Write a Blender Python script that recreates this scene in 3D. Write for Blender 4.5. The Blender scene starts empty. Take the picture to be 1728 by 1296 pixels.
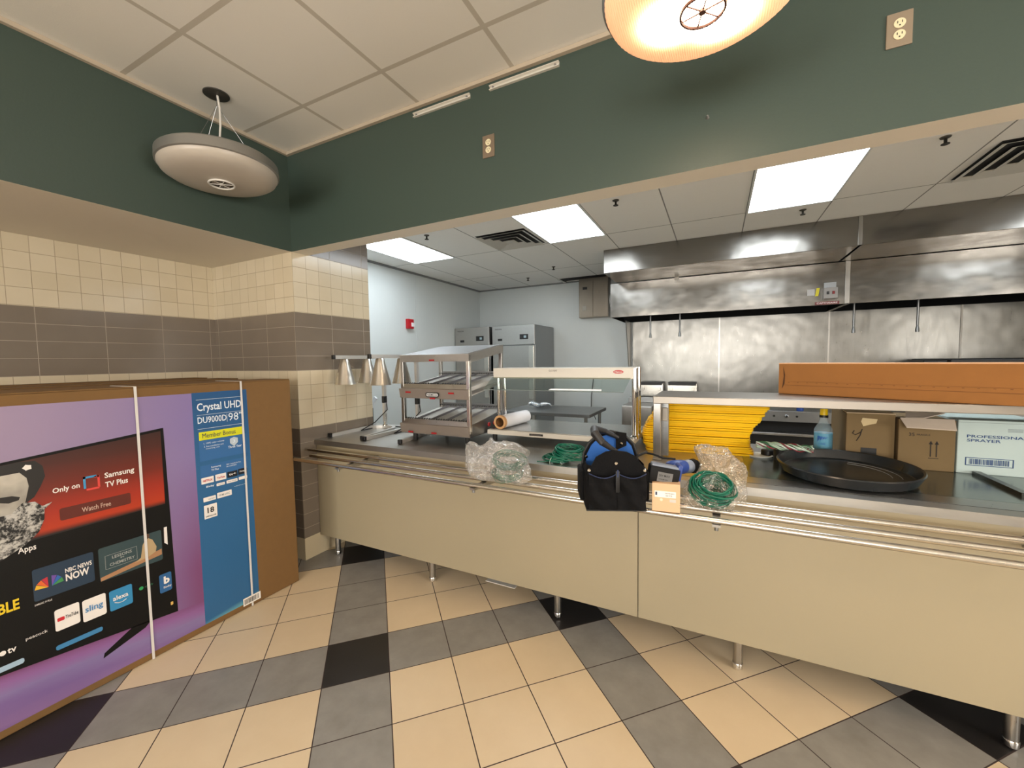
import bpy, bmesh, math, random
from mathutils import Vector, Matrix, noise
PI = math.pi
sc = bpy.context.scene
col = sc.collection
random.seed(7)

# ------------------------------------------------------------------ camera
F_PX, YAW, PITCH, ROLL = 687.03, 26.6915, -3.3872, -0.8584
CAM = Vector((2.7572, -1.9682, 1.4916))
y_, p_, r_ = [math.radians(a) for a in (YAW, PITCH, ROLL)]
fw = Vector((-math.sin(y_)*math.cos(p_), math.cos(y_)*math.cos(p_), math.sin(p_)))
rt0 = Vector((math.cos(y_), math.sin(y_), 0)); up0 = rt0.cross(fw)
rt = rt0*math.cos(r_) + up0*math.sin(r_); up = up0*math.cos(r_) - rt0*math.sin(r_)
cam = bpy.data.cameras.new('camera'); camo = bpy.data.objects.new('camera', cam); col.objects.link(camo)
camo.matrix_world = Matrix(((rt.x, up.x, -fw.x, CAM.x), (rt.y, up.y, -fw.y, CAM.y), (rt.z, up.z, -fw.z, CAM.z), (0, 0, 0, 1)))
cam.sensor_fit = 'HORIZONTAL'; cam.sensor_width = 36; cam.lens = F_PX*36/1728; cam.clip_start = 0.02
sc.camera = camo
# ------------------------------------------------------------------ world, exposure, main lights
w = bpy.data.worlds.new('world'); sc.world = w; w.use_nodes = True
w.node_tree.nodes['Background'].inputs[0].default_value = (1, 0.95, 0.88, 1)
w.node_tree.nodes['Background'].inputs[1].default_value = 15.5      # daylight let in by the added, unseen dining room windows
for (loc, rot, sx) in (((-.1+1.3, -7.0, 1.65), (-PI/2, 0, 0), 2.2), ((3.9, -7.0, 1.65), (-PI/2, 0, 0), 2.2), ((7.2, -2.2, 1.65), (0, -PI/2, 0), 0)):
    pl = bpy.data.lights.new('window_portal', 'AREA'); pl.shape = 'RECTANGLE'; pl.size = 2.2; pl.size_y = 1.7; pl.cycles.is_portal = True
    po = bpy.data.objects.new('window_portal', pl); col.objects.link(po); po.location = loc
    po.rotation_euler = (PI/2, 0, 0) if sx else (0, PI/2, 0)
    if not sx: pl.size, pl.size_y = 1.7, 2.2
sc.view_settings.view_transform = 'Standard'; sc.view_settings.look = 'None'
sc.view_settings.gamma = 1; sc.view_settings.use_curve_mapping = False
sc.view_settings.exposure = 0.0
KITCHEN_LIGHT = 12.0      # emission of the kitchen troffers
PENDANT_LIGHT = 11.5     # emission of the warm pendants
# ------------------------------------------------------------------ colour + nodes
def s2l(c):
    return tuple(((v/255)/12.92 if v/255 <= .04045 else ((v/255+.055)/1.055)**2.4) for v in c)
def hexc(h): return s2l((int(h[0:2],16), int(h[2:4],16), int(h[4:6],16)))
def rgba(c):
    if isinstance(c, str): c = hexc(c)
    return (c[0], c[1], c[2], 1)
class N:
    """node expression helper"""
    def __init__(s, nt, sock): s.nt, s.s = nt, sock
    def _m(s, op, *o):
        n = s.nt.nodes.new('ShaderNodeMath'); n.operation = op
        for i, v in enumerate((s,)+o):
            if isinstance(v, N): s.nt.links.new(v.s, n.inputs[i])
            else: n.inputs[i].default_value = v
        return N(s.nt, n.outputs[0])
    def __add__(s, o): return s._m('ADD', o)
    def __sub__(s, o): return s._m('SUBTRACT', o)
    def __mul__(s, o): return s._m('MULTIPLY', o)
    def __truediv__(s, o): return s._m('DIVIDE', o)
    def gt(s, o): return s._m('GREATER_THAN', o)
    def lt(s, o): return s._m('LESS_THAN', o)
    def floor(s): return s._m('FLOOR')
    def mod(s, o): return s._m('FLOORED_MODULO', o)
    def abs(s): return s._m('ABSOLUTE')
    def max(s, o): return s._m('MAXIMUM', o)
    def min(s, o): return s._m('MINIMUM', o)
    def inv(s): return (s*-1.0)+1.0
    def clamp(s): return s.max(0.0).min(1.0)
def newmat(name):
    m = bpy.data.materials.new(name); m.use_nodes = True
    nt = m.node_tree; b = nt.nodes['Principled BSDF']
    return m, nt, b
def objpos(nt):
    t = nt.nodes.new('ShaderNodeNewGeometry'); s = nt.nodes.new('ShaderNodeSeparateXYZ')
    nt.links.new(t.outputs['Position'], s.inputs[0])
    return [N(nt, s.outputs[i]) for i in range(3)], t.outputs['Position']
def mix(nt, f, a, b):
    n = nt.nodes.new('ShaderNodeMix'); n.data_type = 'RGBA'
    for sock, v in ((n.inputs[0], f), (n.inputs[6], a), (n.inputs[7], b)):
        if isinstance(v, N): nt.links.new(v.s, sock)
        elif isinstance(v, (int, float)): sock.default_value = v
        elif isinstance(v, bpy.types.NodeSocket): nt.links.new(v, sock)
        else: sock.default_value = rgba(v)
    return n.outputs[2]
def noisen(nt, vec, scale, detail=3, rough=.5, stretch=None):
    n = nt.nodes.new('ShaderNodeTexNoise'); n.inputs['Scale'].default_value = scale
    n.inputs['Detail'].default_value = detail; n.inputs['Roughness'].default_value = rough
    if stretch:
        mp = nt.nodes.new('ShaderNodeMapping'); mp.inputs['Scale'].default_value = stretch
        nt.links.new(vec, mp.inputs[0]); vec = mp.outputs[0]
    nt.links.new(vec, n.inputs['Vector'])
    return N(nt, n.outputs[0])
def bump(nt, b, h, dist=.001, strength=1):
    n = nt.nodes.new('ShaderNodeBump'); n.inputs['Distance'].default_value = dist; n.inputs['Strength'].default_value = strength
    nt.links.new(h.s, n.inputs['Height']); nt.links.new(n.outputs[0], b.inputs['Normal'])
_mc = {}
def M(name, color='808080', rough=.5, metal=0, var=0, bmp=0, bscale=60, spec=.5, alpha=1, trans=0, stretch=None, coat=0):
    if name in _mc: return _mc[name]
    m, nt, b = newmat(name)
    b.inputs['Base Color'].default_value = rgba(color); b.inputs['Roughness'].default_value = rough
    b.inputs['Metallic'].default_value = metal; b.inputs['Specular IOR Level'].default_value = spec
    if trans: b.inputs['Transmission Weight'].default_value = trans
    if coat: b.inputs['Coat Weight'].default_value = coat
    if alpha < 1: b.inputs['Alpha'].default_value = alpha
    if var or bmp:
        _, pos = objpos(nt); n = noisen(nt, pos, bscale, 4, .6, stretch)
        if var:
            c = rgba(color)
            nt.links.new(mix(nt, n, tuple(v*(1-var) for v in c[:3]), tuple(min(1, v*(1+var)) for v in c[:3])), b.inputs['Base Color'])
        if bmp: bump(nt, b, n, bmp)
    _mc[name] = m; return m
def emis(name, color, strength):
    m, nt, b = newmat(name); b.inputs['Base Color'].default_value = (0, 0, 0, 1)
    b.inputs['Emission Color'].default_value = rgba(color); b.inputs['Emission Strength'].default_value = strength
    _mc[name] = m; return m
def steel(name, color='b4b2ae', rough=.28, wav=.0006, stretch=(1, 1, 1), smear=.15):
    """sheet steel: faint large-scale waviness and brushed roughness variation"""
    m, nt, b = newmat(name); _, pos = objpos(nt)
    b.inputs['Metallic'].default_value = 1; 
    big = noisen(nt, pos, 2.2, 2, .5); fine = noisen(nt, pos, 30, 4, .7, stretch)
    bl = noisen(nt, pos, 3.5, 4, .6); ff = (fine*.6+(bl-.3)*1.1).clamp() if smear >= .3 else fine
    nt.links.new(mix(nt, ff, tuple(v*(1-smear) for v in hexc(color)), color), b.inputs['Base Color'])
    r = fine*.14+(rough-.05); nt.links.new(r.s, b.inputs['Roughness'])
    bump(nt, b, big+fine*.0, wav*10, .6)
    _mc[name] = m; return m
# ------------------------------------------------------------------ mesh builder
class MB:
    def __init__(s): s.bm = bmesh.new(); s.mi = 0
    def _v(s, pts): return [s.bm.verts.new(p) for p in pts]
    def face(s, vs):
        try:
            f = s.bm.faces.new(vs); f.material_index = s.mi; return f
        except ValueError: return None
    def poly(s, pts): return s.face(s._v(pts))
    def box(s, lo, hi, bev=0):
        return s.obox([(a+b)/2 for a, b in zip(lo, hi)], [abs(b-a) for a, b in zip(lo, hi)], Matrix.Identity(3), bev)
    def obox(s, c, size, R=None, bev=0):
        R = R or Matrix.Identity(3); c = Vector(c)
        P = [c+R@Vector((size[0]/2*i, size[1]/2*j, size[2]/2*k)) for i in (-1, 1) for j in (-1, 1) for k in (-1, 1)]
        v = s._v(P); fs = []
        for q in ((0,1,3,2), (4,6,7,5), (0,4,5,1), (2,3,7,6), (0,2,6,4), (1,5,7,3)): fs.append(s.face([v[i] for i in q]))
        if bev:
            es = list({e for f in fs for e in f.edges})
            bmesh.ops.bevel(s.bm, geom=es, offset=min(bev, min(size)*.45), segments=2, affect='EDGES', profile=.5, material=s.mi)
        return s
    def prism(s, pts, vec):
        """closed polygon (list of 3D points) extruded by vec"""
        vec = Vector(vec); a = s._v(pts); b = s._v([Vector(p)+vec for p in pts]); n = len(pts)
        s.face(a[::-1]); s.face(b)
        for i in range(n): s.face([a[i], a[(i+1) % n], b[(i+1) % n], b[i]])
        return s
    def tube(s, pts, r, n=10, closed=False, cap=True, rr=None):
        pts = [Vector(p) for p in pts]; L = len(pts); rings = []; prev = None
        for i, p in enumerate(pts):
            if closed: t = pts[(i+1) % L]-pts[i-1]
            else: t = pts[min(i+1, L-1)]-pts[max(i-1, 0)]
            t.normalize()
            if prev is None:
                a = Vector((0, 0, 1)) if abs(t.z) < .9 else Vector((1, 0, 0)); u = t.cross(a).normalized()
            else:
                u = (prev-t*prev.dot(t)); u = u.normalized() if u.length > 1e-6 else t.orthogonal().normalized()
            prev = u; v = t.cross(u); q = rr[i] if rr else r
            rings.append(s._v([p+(u*math.cos(2*PI*k/n)+v*math.sin(2*PI*k/n))*q for k in range(n)]))
        for i in range(L if closed else L-1):
            A, B = rings[i], rings[(i+1) % L]
            for k in range(n): s.face([A[k], A[(k+1) % n], B[(k+1) % n], B[k]])
        if cap and not closed: s.face(rings[0][::-1]); s.face(rings[-1])
        return s
    def sqtube(s, pts, wd, ht):
        """rectangular section swept along pts; width measured horizontally"""
        pts = [Vector(p) for p in pts]; rings = []; L = len(pts); pu = None
        for i, p in enumerate(pts):
            t = (pts[min(i+1, L-1)]-pts[max(i-1, 0)]).normalized()
            u = t.cross(Vector((0, 0, 1)))
            if u.length < .05: u = pu or Vector((1, 0, 0))
            u.normalize()
            if pu is not None and u.dot(pu) < 0: u = -u
            pu = u; v = u.cross(t).normalized()
            rings.append(s._v([p+u*wd/2*a+v*ht/2*b for a, b in ((-1,-1), (1,-1), (1,1), (-1,1))]))
        for i in range(L-1):
            for k in range(4): s.face([rings[i][k], rings[i][(k+1) % 4], rings[i+1][(k+1) % 4], rings[i+1][k]])
        s.face(rings[0][::-1]); s.face(rings[-1]); return s
    def lathe(s, prof, c=(0, 0, 0), n=32, axis=Vector((0, 0, 1)), rib=0, cap=True):
        """prof: list of (radius, height) along axis"""
        axis = Vector(axis).normalized(); u = axis.orthogonal().normalized(); v = axis.cross(u); c = Vector(c); rings = []
        for r, h in prof:
            if r < 1e-5: rings.append(s._v([c+axis*h]))
            else: rings.append(s._v([c+axis*h+(u*math.cos(2*PI*k/n)+v*math.sin(2*PI*k/n))*r*(1+(rib if k % 2 else 0)) for k in range(n)]))
        for i in range(len(rings)-1):
            A, B = rings[i], rings[i+1]
            for k in range(n):
                k2 = (k+1) % n
                if len(A) == 1 and len(B) == 1: continue
                if len(A) == 1: s.face([A[0], B[k2], B[k]])
                elif len(B) == 1: s.face([A[k], A[k2], B[0]])
                else: s.face([A[k], A[k2], B[k2], B[k]])
        if cap:
            if len(rings[0]) > 1: s.face(rings[0][::-1])
            if len(rings[-1]) > 1: s.face(rings[-1])
        return s
    def cyl(s, a, b, r, n=16, r2=None):
        a, b = Vector(a), Vector(b); return s.lathe([(r, 0), (r if r2 is None else r2, (b-a).length)], a, n, b-a)
    def build(s, name, mats, parent=None, smooth=None, local=False):
        bm = s.bm
        if parent is not None and not local:
            mt, q = Matrix.Identity(4), parent
            while q is not None: mt = q.matrix_basis @ mt; q = q.parent
            bmesh.ops.transform(bm, matrix=mt.inverted(), verts=bm.verts)
        bmesh.ops.recalc_face_normals(bm, faces=bm.faces)
        if smooth is not None:
            for f in bm.faces: f.smooth = True
            for e in bm.edges:
                if len(e.link_faces) == 2 and e.calc_face_angle(0) > math.radians(smooth): e.smooth = False
        me = bpy.data.meshes.new(name); bm.to_mesh(me); bm.free()
        for m in (mats if isinstance(mats, (list, tuple)) else [mats]): me.materials.append(m)
        o = bpy.data.objects.new(name, me); col.objects.link(o)
        if parent is not None: o.parent = parent
        return o
def B(lo, hi, bev=0): return MB().box(lo, hi, bev)
def rotz(a): return Matrix.Rotation(a, 3, 'Z')
def thing(name, label, cat, loc=(0, 0, 0), rz=0, group=None):
    o = bpy.data.objects.new(name, None); col.objects.link(o); o.location = loc; o.rotation_euler = (0, 0, rz)
    o.empty_display_size = .05
    o.matrix_basis = Matrix.Translation(loc) @ Matrix.Rotation(rz, 4, 'Z')
    o['label'] = label; o['category'] = cat
    if group: o['group'] = group
    return o
def tag(o, label, cat, group=None):
    o['label'] = label; o['category'] = cat
    if group: o['group'] = group
    return o
def struct(o): o['kind'] = 'structure'; return o
def lab(o, t): o['label'] = t; return o
def dup(root, loc, label, group=None):
    r = root.copy(); col.objects.link(r); r.location = loc; r['label'] = label
    if group: r['group'] = group
    for ch in list(root.children):
        c = ch.copy(); col.objects.link(c); c.parent = r
        for g in list(ch.children):
            d_ = g.copy(); col.objects.link(d_); d_.parent = c
    return r
_tc = {}
def textgeo(txt, bold=0):
    k = (txt, bold)
    if k in _tc: return _tc[k]
    cu = bpy.data.curves.new('t', 'FONT'); cu.body = txt; cu.resolution_u = 2; cu.offset = bold
    o = bpy.data.objects.new('t', cu); col.objects.link(o)
    dg = bpy.context.evaluated_depsgraph_get(); me = o.evaluated_get(dg).to_mesh()
    V = [(v.co.x, v.co.y) for v in me.vertices]; Fc = [tuple(p.vertices) for p in me.polygons]
    o.evaluated_get(dg).to_mesh_clear(); bpy.data.objects.remove(o); bpy.data.curves.remove(cu)
    x0, x1 = min(v[0] for v in V), max(v[0] for v in V); y0, y1 = min(v[1] for v in V), max(v[1] for v in V)
    _tc[k] = ([((v[0]-x0)/(x1-x0), (v[1]-y0)/(y1-y0)) for v in V], Fc); return _tc[k]
def addtext(mb, txt, o, U, V, bold=0.01):
    """text filling the parallelogram with corner o, width vector U and height vector V"""
    o, U, V = Vector(o), Vector(U), Vector(V); P, Fc = textgeo(txt, bold)
    vs = mb._v([o+U*a+V*b for a, b in P])
    for f in Fc: mb.face([vs[i] for i in f])
    return mb
def lines_poly(mb, pts2, o, U, V):
    o, U, V = Vector(o), Vector(U), Vector(V); return mb.poly([o+U*a+V*b for a, b in pts2])
def rrect(x0, y0, x1, y1, r, n=5):
    P = []
    for cx, cy, a0 in ((x1-r, y0+r, -PI/2), (x1-r, y1-r, 0), (x0+r, y1-r, PI/2), (x0+r, y0+r, PI)):
        for k in range(n+1): a = a0+PI/2*k/n; P.append((cx+r*math.cos(a), cy+r*math.sin(a)))
    return P
# ------------------------------------------------------------------ materials of the room
def floor_mat():
    m, nt, b = newmat('floor_tiles'); (x, y, z), pos = objpos(nt)
    a = math.radians(45.2); T = .2997
    X, Y = x-1.1577, y+.7785
    u = (X*math.cos(a)+Y*math.sin(a))/T; v = (Y*math.cos(a)-X*math.sin(a))/T
    iu, iv = u.floor(), v.floor()
    gu = iu.mod(4.0).lt(.5); gv = iv.mod(4.0).lt(.5)
    grey = gu.max(gv); black = gu*gv
    fu, fv = u-iu, v-iv
    e = .0075; g = fu.lt(e).max(fu.gt(1-e)).max(fv.lt(e)).max(fv.gt(1-e))
    rnd = (iu*12.9898+iv*78.233)._m('SINE')*43758.5; rnd = rnd-rnd.floor()
    n1 = noisen(nt, pos, 9, 4, .6); n2 = noisen(nt, pos, 2.5, 2, .5)
    f = (n1*.6+rnd*.5+n2*.3-.2).clamp()
    beige = mix(nt, f, 'd2bd9c', 'e0cdae'); gr = mix(nt, (n1*1.5-.25).clamp(), '7d7a75', '999691'); bl = mix(nt, n1, '1c1a1a', '2a2726')
    c = mix(nt, grey, beige, gr); c = mix(nt, black, c, bl); c = mix(nt, g, c, '3a2c2a')
    nt.links.new(c, b.inputs['Base Color'])
    r = (n1*.15+.32)+g*.4; nt.links.new(r.s, b.inputs['Roughness'])
    bump(nt, b, g.inv()+n1*.08, .0015, .8)
    return m
def tile_wall(name, axis, off, boff):
    m, nt, b = newmat(name); P, pos = objpos(nt); h = P[axis]; z = P[2]
    c0, R = .1085, .1083
    fz = ((z-1.0025)/R); fz = fz-fz.floor(); gz = .014
    hz = fz.lt(gz).max(fz.gt(1-gz))
    hs = (h-off)/c0; ih = hs.floor(); hf = hs-ih; gc = hf.lt(.014).max(hf.gt(.986)).max(hz)
    hb = (h-boff)/(c0*3); hb = hb-hb.floor(); gb = hb.lt(.005).max(hb.gt(.995)).max(hz)
    cream_zone = (z.gt(1.0025)*z.lt(1.434)).max(z.gt(1.865)*z.lt(2.3))
    n = noisen(nt, pos, 6, 3, .5); ir = ((z-1.0025)/R).floor()
    rnd = (ih*12.9898+ir*78.233)._m('SINE')*43758.5; rnd = rnd-rnd.floor()
    cr = mix(nt, (rnd*.5+n*.6).clamp(), 'c6b99e', 'd5c9b0'); cr = mix(nt, gc, cr, 'a3947c')
    br = mix(nt, n, '746a5e', '7f7468'); br = mix(nt, gb, br, 'a5998a')
    c = mix(nt, cream_zone, br, cr); c = mix(nt, z.lt(.168), c, 'cbbd9f')
    nt.links.new(c, b.inputs['Base Color'])
    g = mix(nt, cream_zone, (0, 0, 0), (0, 0, 0))
    gg = (cream_zone*gc).max(cream_zone.inv()*gb*z.gt(.168))
    r = gg*.5+.18; nt.links.new(r.s, b.inputs['Roughness'])
    bump(nt, b, gg.inv()+noisen(nt, pos, 14, 2, .5)*.25, .0012, .7)
    return m
def ceil_mat(name, x0, dx, y0, dy, barw, tile, tile2, bar, bscale=260):
    m, nt, b = newmat(name); (x, y, z), pos = objpos(nt)
    u = (x-x0)/dx; u = (u-(u+.5).floor()).abs()*dx; v = (y-y0)/dy; v = (v-(v+.5).floor()).abs()*dy
    g = u.lt(barw/2).max(v.lt(barw/2)); n = noisen(nt, pos, bscale, 3, .7); n2 = noisen(nt, pos, 1.6, 2, .5)
    c = mix(nt, g, mix(nt, (n*.5+n2*.5), tile, tile2), bar); nt.links.new(c, b.inputs['Base Color'])
    b.inputs['Roughness'].default_value = .9; b.inputs['Specular IOR Level'].default_value = .15
    bump(nt, b, g*1.0+n*.3*g.inv(), .003, .5)
    return m
FLOOR = floor_mat()
T_ALC = tile_wall('tiles_alcove', 1, -.042, -.041); T_FRONT = tile_wall('tiles_pillar_front', 0, 0, -.004); T_JAMB = tile_wall('tiles_jamb', 1, 0, -.003)
CEIL = ceil_mat('ceiling_tiles', .5858, .6096, -.304, .6051, .024, 'e3dfd6', 'ece8e0', 'c2bbae')
KCEIL = ceil_mat('kitchen_ceiling_tiles', 1.14, .6096, .98, 1.22, .01, 'ececea', 'f2f2f0', '8e8f8e', 40)
GREEN = M('green_paint', '3b4a42', .5, var=.04, bmp=.0004, bscale=90)
CREAMP = M('cream_paint', 'ded6c6', .6, bmp=.0003, bscale=80)
WHITEP = M('white_panel', 'c9cfcf', .32, var=.03, bmp=.0006, bscale=5)
PLASTER = M('dining_plaster', 'b9b09c', .8)
ST = steel('stainless'); STD = steel('dark_stainless', '989a9b', .36); STB = steel('bright_stainless', 'd6d2ca', .22)
STV = steel('backsplash_steel', '93928e', .28, .0022, (1, 1, .25), .35)
HOODM = steel('hood_steel', '8f8c87', .2, .0022, (.3, 1, 1), .1)
CHROME = M('chrome', 'dcdcdc', .08, 1); ALU = M('spun_aluminium', 'd6d1c8', .3, 1); SATIN = M('satin_tube', 'd4d2ce', .4, .6)
BLACKP = M('black_plastic', '141414', .4); BLACKR = M('black_rubber', '1a1a1a', .6)
DARK = M('dark_void', '0c0c0c', .8); WHITE = M('white_enamel', 'cdc8be', .35); RED = M('red_sticker', 'a3161c', .45)
CARD = M('cardboard', '75562f', .85, var=.08, bmp=.0003, bscale=25); CARD2 = M('cardboard_bright', '99652f', .8, var=.08, bmp=.0005, bscale=12)
CARD3 = M('cardboard_dull', '75603f', .85, var=.07, bscale=10)
BEIGE = M('beige_laminate', '9f947b', .34, var=.02, bscale=3)
GREY = M('grey_metal', '8b8987', .4, .3); WIRE = M('grey_wire', 'a0a0a0', .3, 1)
LCREAM = M('lens_unlit', 'b7aea2', .35, var=.04, bscale=4)
TEAL = M('green_cable', '07634c', .35); CLEARTIE = M('clear_tie', 'cfe6df', .3)
BLUE = M('blue_nylon', '1c5aa8', .7, bmp=.0004, bscale=300); CLOTH = M('black_nylon', '0a0a0c', .85, spec=.2, bmp=.0008, bscale=180)
YEL = M('yellow_plastic', 'ffc81c', .35, var=.05, bscale=6)
def thin_glass(name, color, a=.12, rough=.05):
    m, nt, b = newmat(name); nt.nodes.remove(b)
    t = nt.nodes.new('ShaderNodeBsdfTransparent'); t.inputs[0].default_value = rgba(color)
    g = nt.nodes.new('ShaderNodeBsdfGlossy'); g.inputs['Roughness'].default_value = rough; g.inputs[0].default_value = (1, 1, 1, 1)
    lw = nt.nodes.new('ShaderNodeLayerWeight'); lw.inputs[0].default_value = .5
    mx = nt.nodes.new('ShaderNodeMixShader'); f = (N(nt, lw.outputs[1])._m('POWER', 4.0)*.8+a).clamp()
    nt.links.new(f.s, mx.inputs[0]); nt.links.new(t.outputs[0], mx.inputs[1]); nt.links.new(g.outputs[0], mx.inputs[2])
    nt.links.new(mx.outputs[0], nt.nodes['Material Output'].inputs[0]); _mc[name] = m; return m
GLASS = thin_glass('clear_glass', 'eef4f2', .03)
def bagmat(name, tint, milk):
    m, nt, b = newmat(name); nt.nodes.remove(b)
    t = nt.nodes.new('ShaderNodeBsdfTransparent'); t.inputs[0].default_value = (.97, .97, .97, 1)
    g = nt.nodes.new('ShaderNodeBsdfGlossy'); g.inputs['Roughness'].default_value = .08; g.inputs[0].default_value = (1, 1, 1, 1)
    d_ = nt.nodes.new('ShaderNodeBsdfDiffuse'); d_.inputs[0].default_value = rgba(tint)
    _, pos = objpos(nt); n = noisen(nt, pos, 34, 3, .55); n = (n-.5).abs()*1.6
    bp = nt.nodes.new('ShaderNodeBump'); bp.inputs['Distance'].default_value = .02; nt.links.new(n.s, bp.inputs['Height'])
    nt.links.new(bp.outputs[0], g.inputs['Normal'])
    a = nt.nodes.new('ShaderNodeMixShader'); n2 = noisen(nt, pos, 22, 3, .6); f = ((n2-.42)*2.0*milk+milk*.35).clamp()
    nt.links.new(f.s, a.inputs[0]); nt.links.new(t.outputs[0], a.inputs[1]); nt.links.new(d_.outputs[0], a.inputs[2])
    vo = nt.nodes.new('ShaderNodeTexVoronoi'); vo.feature = 'DISTANCE_TO_EDGE'; vo.inputs['Scale'].default_value = 30
    wv = nt.nodes.new('ShaderNodeVectorMath'); wv.operation = 'MULTIPLY_ADD'; wn = nt.nodes.new('ShaderNodeTexNoise'); wn.inputs['Scale'].default_value = 25
    nt.links.new(pos, wn.inputs['Vector']); nt.links.new(wn.outputs['Color'], wv.inputs[0]); wv.inputs[1].default_value = (.05, .05, .05); nt.links.new(pos, wv.inputs[2]); nt.links.new(wv.outputs[0], vo.inputs['Vector'])
    cr = (N(nt, vo.outputs['Distance'])*-26.0+1.0).clamp()*((n2-.38)*5.0).clamp()*.6; f = f.max(cr); nt.links.new(f.s, a.inputs[0])  # white crinkle lines paint the fold highlights into the film
    c = nt.nodes.new('ShaderNodeMixShader'); fr = nt.nodes.new('ShaderNodeLayerWeight'); fr.inputs[0].default_value = .5
    f2 = (N(nt, fr.outputs[1])._m('POWER', 3.0)*.7+.13).clamp(); nt.links.new(bp.outputs[0], fr.inputs['Normal'])
    nt.links.new(f2.s, c.inputs[0]); nt.links.new(a.outputs[0], c.inputs[1]); nt.links.new(g.outputs[0], c.inputs[2])
    nt.links.new(c.outputs[0], nt.nodes['Material Output'].inputs[0]); return m
BAG1 = bagmat('poly_bag_milky', 'f0ece6', .2); BAG2 = bagmat('poly_bag_clear', 'e8dcc4', .08)
# ------------------------------------------------------------------ ROOM SHELL
ZH, ZC, KZ = 2.296, 2.984, 2.74
XR, YB = 7.2, -7.0
struct(B((-2.0, YB-.2, -.1), (XR+.2, 4.75, 0)).build('floor', FLOOR))
struct(B((-1.3, YB-.2, ZC), (XR+.2, .0, ZC+.1)).build('ceiling', CEIL))
struct(B((-1.4, .131, KZ), (XR+.2, 4.75, KZ+.1)).build('ceiling_kitchen', KCEIL))
m = MB().box((-.0, 0, ZH), (XR, .13, ZC+.1)); m.bm.faces.ensure_lookup_table()
o = m.build('wall_front', [GREEN, CREAMP])
for p in o.data.polygons:
    if p.normal.z < -.5: p.material_index = 1
struct(o)
o = B((-1.25, YB, ZH), (0, 0.13, ZC+.1)).build('wall_left_soffit', [GREEN, CREAMP])
for p in o.data.polygons:
    if p.normal.z < -.5: p.material_index = 1
struct(o)
struct(B((-1.25, YB, 0), (-1.026, 0, ZH)).build('wall_left', T_ALC))
m = MB().box((-1.25, 0, 0), (0, .72, KZ))
o = m.build('wall_pillar', [T_FRONT, T_JAMB, WHITEP])
for p in o.data.polygons:
    if p.normal.x > .5: p.material_index = 1
    if p.normal.y > .5: p.material_index = 2
struct(o)
struct(B((-1.3, .72, 0), (-1.09, 4.45, KZ)).build('wall_kitchen_left', WHITEP))
struct(B((-1.3, 4.43, 0), (XR, 4.6, KZ)).build('wall_kitchen_back', WHITEP))
def holed(axis, a0, a1, p0, p1, holes, name):
    m = MB(); z0, z1 = .8, 2.5
    def bx(u0, u1, za, zb): m.box((u0, p0, za) if axis == 0 else (p0, u0, za), (u1, p1, zb) if axis == 0 else (p1, u1, zb))
    bx(a0, a1, 0, z0); bx(a0, a1, z1, ZC); u = a0
    for h0, h1 in holes: bx(u, h0, z0, z1); u = h1
    bx(u, a1, z0, z1); struct(m.build(name, PLASTER))
    for i, (h0, h1) in enumerate(holes):
        m = MB(); q = (p0+p1)/2
        def fx(u0, u1, za, zb): m.box((u0, q-.03, za) if axis == 0 else (q-.03, u0, za), (u1, q+.03, zb) if axis == 0 else (q+.03, u1, zb))
        fx(h0, h0+.05, z0, z1); fx(h1-.05, h1, z0, z1); fx(h0, h1, z0, z0+.05); fx(h0, h1, z1-.05, z1); fx((h0+h1)/2-.02, (h0+h1)/2+.02, z0, z1)
        struct(m.build('window_%d' % (i+1 if axis == 0 else i+3), WHITE))  # unseen windows added to brighten the dining room with daylight
holed(0, -1.3, XR+.15, YB-.15, YB, [(.1, 2.3), (2.8, 5.0)], 'wall_back')
holed(1, YB, 4.6, XR, XR+.15, [(-3.3, -1.1)], 'wall_right')
m = MB().box((-.012, YB, ZC-.022), (.022, 0, ZC-.001)).box((0, -.022, ZC-.022), (XR, .012, ZC-.0015))
struct(m.build('trim_1', M('wall_angle', 'b9ab97', .6)))
struct(B((-1.089, 2.66, 0), (-1.087, 2.69, KZ)).build('trim_2', WHITEP))
struct(B((-1.09, 4.40, KZ-.02), (1.5, 4.43, KZ)).build('trim_3', M('dark_angle', '77797a', .5)))
struct(B((-1.09, .75, KZ-.02), (-1.06, 4.4, KZ)).build('trim_4', M('dark_angle', '77797a', .5)))
# stainless wall cladding behind the cooking line
t = thing('backsplash', 'large stainless steel cladding sheets on the wall under the exhaust hoods', 'wall cladding', (4, 4.43, 0))
xs = [1.613, 2.787, 4.011, 5.207, 6.4, 7.15]
for a, b in zip(xs, xs[1:]):
    B((a+.002, 4.412, .05), (b-.002, 4.427, 2.06), .002).build('panel', STV, t)
for a in xs[1:-1]: B((a-.008, 4.404, .05), (a+.008, 4.412, 2.06)).build('seam_strip', ST if a < 5 else WHITE, t)
m = MB().prism([(1.585, 4.427, 2.028), (1.585, 4.0, 2.028), (1.585, 4.28, 1.2), (1.585, 4.427, 1.2)], (.012, 0, 0)); m.build('side_shield', ST, t)
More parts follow.
